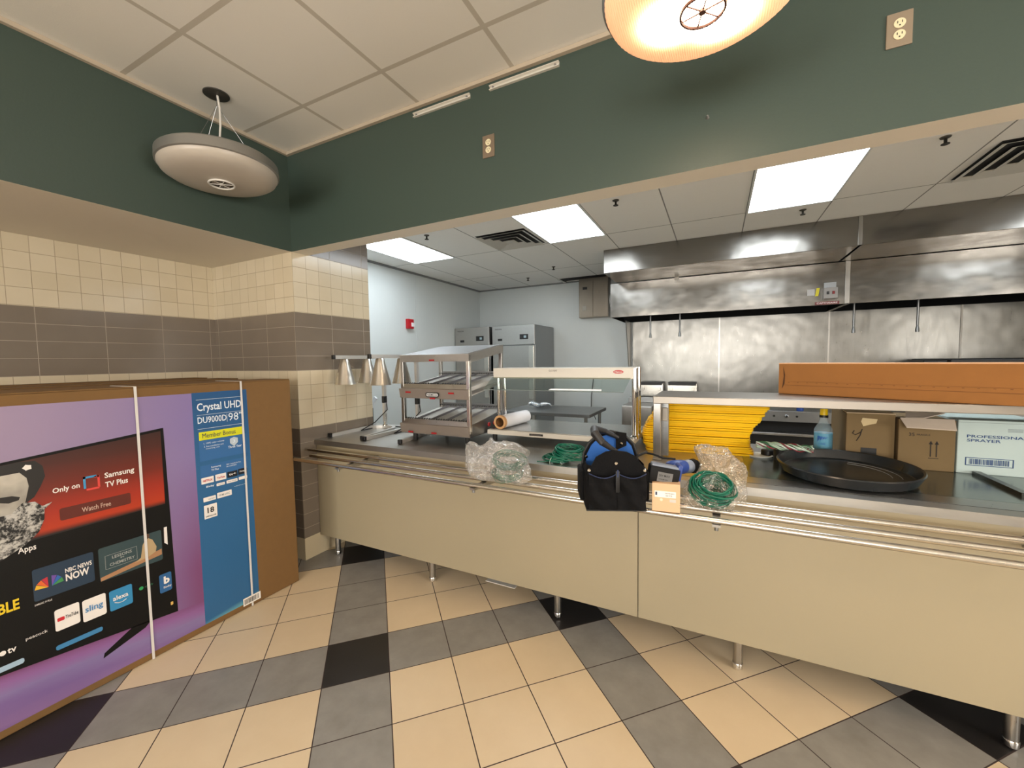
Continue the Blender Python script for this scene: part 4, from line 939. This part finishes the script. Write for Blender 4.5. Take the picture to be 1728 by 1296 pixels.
# ------------------------------------------------------------------ TV CARTONS
XF = .215; TH = 1.387; YE = -.209; YL = -2.62
t = thing('television_carton', 'huge television carton printed with a purple picture, straps around it', 'carton', (XF-.125, -1.4, 0))
B((XF-.25, YL, 0.001), (XF, YE, TH-.004), .006).build('carton', CARD, t)
for i, (x0, x1) in enumerate(((XF-.25, XF-.135), (XF-.125, XF-.0))): B((x0, YL+.004, TH-.004), (x1, YE-.004, TH+.001), .001).build('top_flap', CARD, t)
def FQ(name, mat, pts, lay, parent=t):
    m = MB(); m.poly([(XF+.0007*lay, YE+s, z) for s, z in pts]); return m.build(name, mat, parent)
def FT(m, txt, s, z, w_, h_, lay, bold=.01, sl=0): return addtext(m, txt, (XF+.0007*lay, YE+s, z), (0, w_, w_*sl), (0, 0, h_), bold)
def gradmat(name, stops, axis=2, rough=.45):
    m, nt, b = newmat(name); P, pos = objpos(nt); a = P[axis]; lo, hi = stops[0][0], stops[-1][0]
    r = nt.nodes.new('ShaderNodeValToRGB'); f = (a-lo)/(hi-lo); nt.links.new(f.s, r.inputs[0]); e = r.color_ramp.elements
    for i, (p, c) in enumerate(stops):
        q = (p-lo)/(hi-lo); el = e[i] if i < 2 else e.new(q)
        el.position = q; el.color = rgba(c)
    nt.links.new(r.outputs[0], b.inputs['Base Color']); b.inputs['Roughness'].default_value = rough; return m
def lilac():
    m, nt, b = newmat('print_lilac'); P, pos = objpos(nt); y, z = P[1], P[2]
    n = noisen(nt, pos, 1.4, 2, .5, (1, .5, 1)); n2 = noisen(nt, pos, 5, 3, .6, (1, .08, 1.6))
    up_ = mix(nt, ((y+1.9)*.8+n*.5-.2).clamp(), 'a08c9c', '8070a4')
    edge = ((y+1.05)*4.0).clamp()*((z-1.0)*-1.6).clamp()
    up_ = mix(nt, edge*.9, up_, '78416c')
    q = z-((y+.905)*-.123+.186)                 # height above the foot of the printed screen
    r = nt.nodes.new('ShaderNodeValToRGB'); f = (q+.36)/.36+(n2-.5)*.35; nt.links.new(f.s, r.inputs[0]); e = r.color_ramp.elements
    for i, (p, c) in enumerate([(0, '4e3c74'), (.3, '604a82'), (.45, '886896'), (.62, '7a6094'), (.75, '8272a0'), (.86, '8a5f96'), (1, '76426e')]):
        el = e[i] if i < 2 else e.new(p); el.position = p; el.color = rgba(c)
    c = mix(nt, q.lt(0.0), up_, r.outputs[0])
    nt.links.new(c, b.inputs['Base Color']); b.inputs['Roughness'].default_value = .4; return m
FQ('printed_picture', lilac(), [(-2.38, .036), (-.574, .036), (-.574, 1.336), (-2.38, 1.336)], 1)
def blueprint():
    m, nt, b = newmat('print_blue'); P, pos = objpos(nt); y, z = P[1], P[2]
    c = mix(nt, ((z-.9)*1.5).clamp(), '28608e', '1c487c'); c = mix(nt, ((z*-1.0+.07)*30.0+(y+.6)*3).clamp(), c, '5f9fb0')
    nt.links.new(c, b.inputs['Base Color']); b.inputs['Roughness'].default_value = .4; return m
FQ('blue_column', blueprint(), [(-.574, .036), (-.272, .036), (-.285, 1.338), (-.574, 1.337)], 1)
# the printed television
tl = lambda s: 1.17-.1076*(-.709-s); bl_ = lambda s: .186+.123*(-.696-s)
PB = M('print_black', '0b0a09', .5, spec=.25)
scr = FQ('printed_television', PB, [(-2.2, bl_(-2.2)), (-.696, .186), (-.709, 1.17), (-2.2, tl(-2.2))], 2)
FQ('printed_stand', PB, [(-.995, .128), (-.99, .15), (-.885, .212), (-.81, .205), (-.835, .18)], 2)
RG = gradmat('print_red', [(.775, '14110f'), (.80, 'b0330f'), (.87, 'a02810'), (.97, '6e1f0c'), (1.08, '46190f'), (1.17, '2e140e')])
FQ('red_banner', RG, [(-1.6, .765), (-.722, .775), (-.722, 1.155), (-1.6, tl(-1.6)-.01)], 3)
WH = M('print_white', 'e8e2dc', .45); 
FT(MB(), 'Only on', -1.113, .940, .084, .03, 5, .02, .05).build('slogan_lettering', WH, t)
m = FT(MB(), 'Samsung', -.945, .962, .108, .033, 5, .02, .03); FT(m, 'TV Plus', -.945, .925, .082, .026, 5, .02, .03); m.build('service_name_lettering', WH, t)
FT(MB(), 'Apps', -1.222, .722, .050, .033, 5, .015).build('heading_lettering', WH, t)
m = MB(); lines_poly(m, rrect(-1.097, .822, -.857, .876, .008), (XF+.0028, YE, 0), (0, 1, 0), (0, 0, 1)); m.build('button_print', M('print_button', '5a1d10', .45), t)
FT(MB(), 'Watch Free', -1.028, .836, .098, .022, 5, .01).build('button_lettering', M('print_offwhite', 'c8a898', .45), t)
def frame_print(name, mat, pts, r, lay=5):
    m = MB(); m.tube([(XF+.0007*lay, YE+s, z) for s, z in pts], r, 4); return m.build(name, mat, t)
m = MB(); 
for lo, hi in (((-1.017, .985), (-.972, .994)), ((-1.017, .94), (-1.009, .994))): m.poly([(XF+.0035, YE+lo[0], lo[1]), (XF+.0035, YE+hi[0], lo[1]), (XF+.0035, YE+hi[0], hi[1]), (XF+.0035, YE+lo[0], hi[1])])
m.build('logo_blue', M('print_cyan', '3b8fc0', .45), t)
m = MB()
for lo, hi in (((-.97, .935), (-.962, .99)), ((-1.008, .929), (-.965, .938)), ((-.98, .982), (-.964, .99))): m.poly([(XF+.0035, YE+lo[0], lo[1]), (XF+.0035, YE+hi[0], lo[1]), (XF+.0035, YE+hi[0], hi[1]), (XF+.0035, YE+lo[0], hi[1])])
m.build('logo_red', M('print_coral', 'd8443c', .45), t)
# printed portrait with a dark hat and jewelled collar
def facemat():
    m, nt, b = newmat('print_portrait'); P, pos = objpos(nt); n = noisen(nt, pos, 9, 3, .5)
    nt.links.new(mix(nt, (n*1.6-.3).clamp(), '6f6a63', 'c9c3b6'), b.inputs['Base Color']); return m
def jewel():
    m, nt, b = newmat('print_collar'); P, pos = objpos(nt); n = noisen(nt, pos, 34, 4, .75)
    nt.links.new(mix(nt, ((n-.5)*7+.35).clamp(), '0e0d0c', 'b9b6b0'), b.inputs['Base Color']); return m
FQ('portrait_hat', M('print_hat', '1a1715', .5), [(-1.6, .95), (-1.19, .93), (-1.165, .95), (-1.145, .99), (-1.13, 1.03), (-1.135, 1.075), (-1.155, 1.10), (-1.2, 1.105), (-1.6, 1.06)], 4)
FQ('portrait_face', facemat(), [(-1.6, .88), (-1.2, .90), (-1.19, .94), (-1.178, 1.0), (-1.182, 1.035), (-1.2, 1.062), (-1.25, 1.06), (-1.6, 1.03)], 5)
FQ('portrait_eye', M('print_hat', '1a1715', .5), [(-1.262, .955), (-1.235, .945), (-1.208, .95), (-1.204, .962), (-1.225, .972), (-1.262, .975)], 6)
FQ('portrait_collar', jewel(), [(-1.6, .70), (-1.27, .72), (-1.2, .76), (-1.16, .80), (-1.142, .85), (-1.14, .89), (-1.115, .915), (-1.145, .905), (-1.165, .93), (-1.2, .935), (-1.23, .9), (-1.6, .88)], 6)
m = MB(); m.poly([(XF+.0042, YE-1.178+.011*math.cos(a*PI/5)*(1+.3*(a%2)), 1.078+.010*math.sin(a*PI/5)*(1+.3*(a%2))) for a in range(10)]); m.build('hat_glint', WH, t)
# app tiles
def tile(s0, z0, s1, z1, mat, name='app_tile', lay=4, r=.008):
    m = MB(); lines_poly(m, rrect(s0, z0, s1, z1, r), (XF+.0007*lay, YE, 0), (0, 1, 0), (0, 0, 1)); return m.build(name, mat, t)
tile(-1.19, .508, -1.003, .645, M('print_navy', '1d3348', .45)); tile(-.986, .492, -.747, .648, M('print_slate', '2f4448', .45))
m = FT(MB(), 'NBC NEWS', -1.095, .588, .085, .02, 6, .02); FT(m, 'NOW', -1.095, .55, .075, .033, 6, .03); m.build('news_lettering', WH, t); FT(MB(), 'SAMSUNG TV PLUS', -1.19, .49, .05, .008, 6).build('caption_lettering', WH, t)
for i, c in enumerate(('e0b02c', 'd8622c', 'b72c3c')):
    m = MB(); a0 = PI-.1-i*.5; m.poly([(XF+.0042, YE-1.147, .553), (XF+.0042, YE-1.147+.04*math.cos(a0), .553+.045*math.sin(a0)), (XF+.0042, YE-1.147+.04*math.cos(a0-.45), .553+.045*math.sin(a0-.45))]); m.build('feather_print', M('feather%d' % i, c, .45), t)
for i, c in enumerate(('3c8a4c', '2c5fa8', '6c4a9c')):
    m = MB(); a0 = .1+i*.5; m.poly([(XF+.0042, YE-1.137, .553), (XF+.0042, YE-1.137+.036*math.cos(a0+.45), .553+.045*math.sin(a0+.45)), (XF+.0042, YE-1.137+.036*math.cos(a0), .553+.045*math.sin(a0))]); m.build('feather_print', M('feather_b%d' % i, c, .45), t)
m = FT(MB(), 'LESSONS', -.94, .583, .072, .014, 6); FT(m, 'IN', -.91, .572, .012, .007, 6); FT(m, 'CHEMISTRY', -.95, .55, .092, .014, 6)
for lo, hi in (((-.965, .54), (-.848, .541)), ((-.965, .604), (-.848, .605)), ((-.965, .54), (-.964, .605)), ((-.849, .54), (-.848, .605))): m.box((XF+.0036, YE+lo[0], lo[1]), (XF+.004, YE+hi[0], hi[1]))
m.build('show_lettering', M('print_dim', 'a9aca8', .45), t)
FQ('show_table', M('print_wood', 'a87c58', .45), [(-.984, .493), (-.75, .52), (-.75, .55), (-.83, .535), (-.984, .51)], 5)
FQ('show_figure', M('print_cream', 'b39a74', .45), [(-.86, .525), (-.835, .54), (-.825, .6), (-.812, .625), (-.80, .625), (-.785, .612), (-.77, .57), (-.775, .545), (-.81, .53)], 6)
m = MB(); m.poly([(XF+.0049, YE-.806+.010*math.cos(a*PI/6), .637+.013*math.sin(a*PI/6)) for a in range(12)]); m.build('show_head', M('print_brown', '5e4232', .5), t)
FQ('edge_tile', WH, [(-.737, .575), (-.723, .56), (-.722, .655), (-.735, .655)], 5)
tile(-1.137, .345, -1.060, .44, WH); tile(-1.051, .335, -.972, .435, WH); tile(-.96, .333, -.876, .43, M('print_sky', '2f84b4', .45)); tile(-.768, .318, -.716, .415, M('print_bixby', '2b5f92', .45))
FT(MB(), 'YouTube', -1.105, .388, .040, .016, 6, .02).build('app_lettering', M('print_ink', '1c1c1c', .45), t)
tile(-1.13, .386, -1.108, .402, M('print_tube', 'c0202c', .45), 'play_mark', 6, .004)
FT(MB(), 'sling', -1.043, .368, .06, .036, 6, .02).build('app_lettering', M('print_sling', '4a86b8', .45), t)
FT(MB(), 'alexa', -.948, .378, .056, .022, 6, .02).build('app_lettering', WH, t)
frame_print('smile_print', WH, [(-.943, .370), (-.93, .362), (-.915, .36), (-.9, .366)], .0016, 6)
m = MB(); m.poly([(XF+.0042, YE-.842+.009*math.cos(a*PI/6), .387+.009*math.sin(a*PI/6)) for a in range(12)]); m.build('green_mark', M('print_green', '2c9a58', .45), t)
m = FT(MB(), 'spotify', -.828, .381, .034, .012, 6); m.build('app_lettering', M('print_green2', '2a6a48', .45), t)
m = FT(MB(), 'b', -.75, .36, .025, .04, 6, .04); FT(m, 'Bixby', -.752, .335, .033, .014, 6); m.build('app_lettering', WH, t)
m = FT(MB(), 'peacock', -1.222, .358, .062, .017, 6, 0); m.build('app_lettering', WH, t)
m = FT(MB(), 'tv', -1.272, .338, .024, .022, 6, .02); m.poly([(XF+.0042, YE-1.284+.009*math.cos(a*PI/6), .349+.01*math.sin(a*PI/6)) for a in range(12)]); m.build('app_lettering', WH, t)
m = FT(MB(), 'INCREDIBLE', -1.43, .505, .2, .045, 6, .03); m.build('app_lettering', M('print_yellow', 'e0c020', .45), t)
tile(-1.14, .262, -.99, .283, M('print_strip_blue', '3c7fae', .45)); tile(-1.36, .274, -1.23, .296, M('print_strip_pale', '9fb8cc', .45)); 
tile(-.727, .235, -.716, .252, M('print_amber', 'd8b05c', .45), 'corner_mark', 5, .003)
# blue column print
m = FT(MB(), 'Crystal UHD', -.553, 1.222, .232, .057, 4, .015); FT(m, 'DU9000D', -.553, 1.166, .148, .036, 4, .012); FT(m, '98', -.395, 1.162, .055, .045, 4, 0); FT(m, '"', -.335, 1.195, .014, .012, 4)
for z in (1.297, 1.212, 1.135): m.box((XF+.0025, YE-.555, z), (XF+.0028, YE-.31, z+.0015))
m.box((XF+.0025, YE-.403, 1.158), (XF+.0028, YE-.4015, 1.205)); m.build('title_lettering', M('print_title', 'dce6f0', .45), t)
FQ('yellow_banner', M('print_lime', 'd2d21c', .45), [(-.551, 1.072), (-.313, 1.072), (-.313, 1.118), (-.551, 1.118)], 3)
FT(MB(), 'Member Bonus', -.535, 1.083, .175, .026, 5, 0).build('banner_lettering', M('print_navy2', '22304a', .45), t)
FQ('pale_band', M('print_band', '2f649a', .45), [(-.553, .955), (-.3, .955), (-.3, 1.07), (-.553, 1.07)], 2)
FQ('pale_band', M('print_band', '2f649a', .45), [(-.553, .86), (-.3, .86), (-.3, .93), (-.553, .93)], 2)
m = FT(MB(), '1. 100% color volume', -.53, 1.048, .105, .009, 4, 0); FT(m, '2. free installation and', -.53, 1.03, .1, .009, 4, 0); FT(m, 'mounting visit', -.52, 1.016, .07, .009, 4, 0); FT(m, 'Three Year', -.405, 1.0, .075, .014, 4, .01); FT(m, 'Samsung', -.5, .905, .05, .012, 4, .01); FT(m, 'TV Plus', -.5, .89, .038, .011, 4, .01); FT(m, '3', -.378, 1.03, .012, .018, 6)
FT(m, '300+ channels for free', -.42, .905, .08, .008, 4, 0); FT(m, 'no contract', -.42, .893, .055, .008, 4, 0); FT(m, 'Bixby', -.53, .80, .04, .014, 4, .02); FT(m, 'works with your home', -.385, .765, .075, .007, 4, 0); m.build('small_lettering', M('print_title', 'dce6f0', .45), t)
m = MB(); m.poly([(XF+.0028, YE-.372+a, 1.037+b) for a, b in ((-.022, .018), (0, .026), (.022, .018), (.022, -.008), (0, -.028), (-.022, -.008))]); m.build('shield_mark', M('print_silver', 'b8c4cc', .45), t)
for i, (s0, s1, z0, z1, mt, tx, tc_) in enumerate([(-.553, -.49, .827, .862, WH, 'NETFLIX', 'print_nf'), (-.482, -.425, .827, .864, WH, 'YouTube', 'print_nf'), (-.418, -.363, .829, .863, M('print_ink2', '0f1420', .45), 'tv+', 'w'), (-.358, -.308, .832, .866, M('print_ink2', '0f1420', .45), 'Disney+', 'w')]):
    tile(s0, z0, s1, z1, mt, 'service_tile', 4, .003)
    FT(MB(), tx, s0+.008, z0+.011, s1-s0-.016, .012, 6, .02).build('service_lettering', WH if tc_ == 'w' else M('print_nf', 'c02028', .45), t)
for s0, s1, z0, z1 in ((-.478, -.434, .797, .812), (-.425, -.364, .797, .815), (-.357, -.308, .80, .818), (-.548, -.485, .725, .75), (-.478, -.4, .725, .757)): tile(s0, z0, s1, z1, WH, 'partner_tile', 4, .003)
m = FT(MB(), 'alexa built-in', -.524, .733, .034, .008, 6); FT(m, 'HDMI eARC', -.47, .735, .06, .012, 6); FT(m, 'Google Home', -.472, .801, .034, .007, 6); FT(m, 'SmartThings', -.418, .802, .048, .008, 6); m.build('partner_lettering', M('print_grey', '5a5f66', .45), t)
tile(-.548, .628, -.482, .705, WH, 'rating_tile', 4, .003)
m = FT(MB(), '18', -.532, .658, .034, .032, 6, .02); FT(m, 'SAMSUNG.COM', -.542, .637, .052, .008, 6); m.build('rating_lettering', M('print_ink', '1c1c1c', .45), t)
for s in (-.813, -.318):
    m = MB().box((XF+.0055, YE+s-.0055, 0.002), (XF+.0065, YE+s+.0055, TH+.003)).box((XF-.25, YE+s-.0055, TH+.001), (XF+.0065, YE+s+.0055, TH+.003)); m.build('strap', M('strap_white', 'd4d0cc', .4), t)
lb = B((XF+.0062, YE-.372, .026), (XF+.0075, YE-.268, .072)).build('barcode_label', M('paper_white', 'eee9e2', .6), t)
m = MB(); x = -.365
while x < -.28:
    w_ = rb.choice((.0012, .0024, .003)); m.box((XF+.0075, YE+x, .034), (XF+.0079, YE+x+w_, .064)); x += w_+rb.choice((.0015, .003))
m.build('bars', M('print_ink', '1c1c1c', .45), lb)
for i, (x1, dy, dz, l) in enumerate([(-.045, -.07, -.003, 'first plain brown carton right behind the printed television carton'), (-.305, -.03, .002, 'second plain brown carton behind the printed television carton'), (-.565, -.1, -.004, 'third plain brown carton behind the printed television carton'), (-.82, .03, .0, 'rearmost thin brown carton against the tiled alcove wall')]):
    wd = .25 if i < 3 else .2
    t2 = thing('flat_television_carton', l, 'carton', (x1-wd/2, -1.4, 0), 0, 'plain cartons behind the printed one')
    B((x1-wd, YL+dy, .001), (x1, YE+dy, TH+dz-.004), .006).build('carton', CARD, t2)
    for a, b in ((x1-wd+.002, x1-wd/2-.004), (x1-wd/2+.004, x1-.002)): B((a, YL+dy+.004, TH+dz-.004), (b, YE+dy-.004, TH+dz+.001), .001).build('top_flap', CARD, t2)
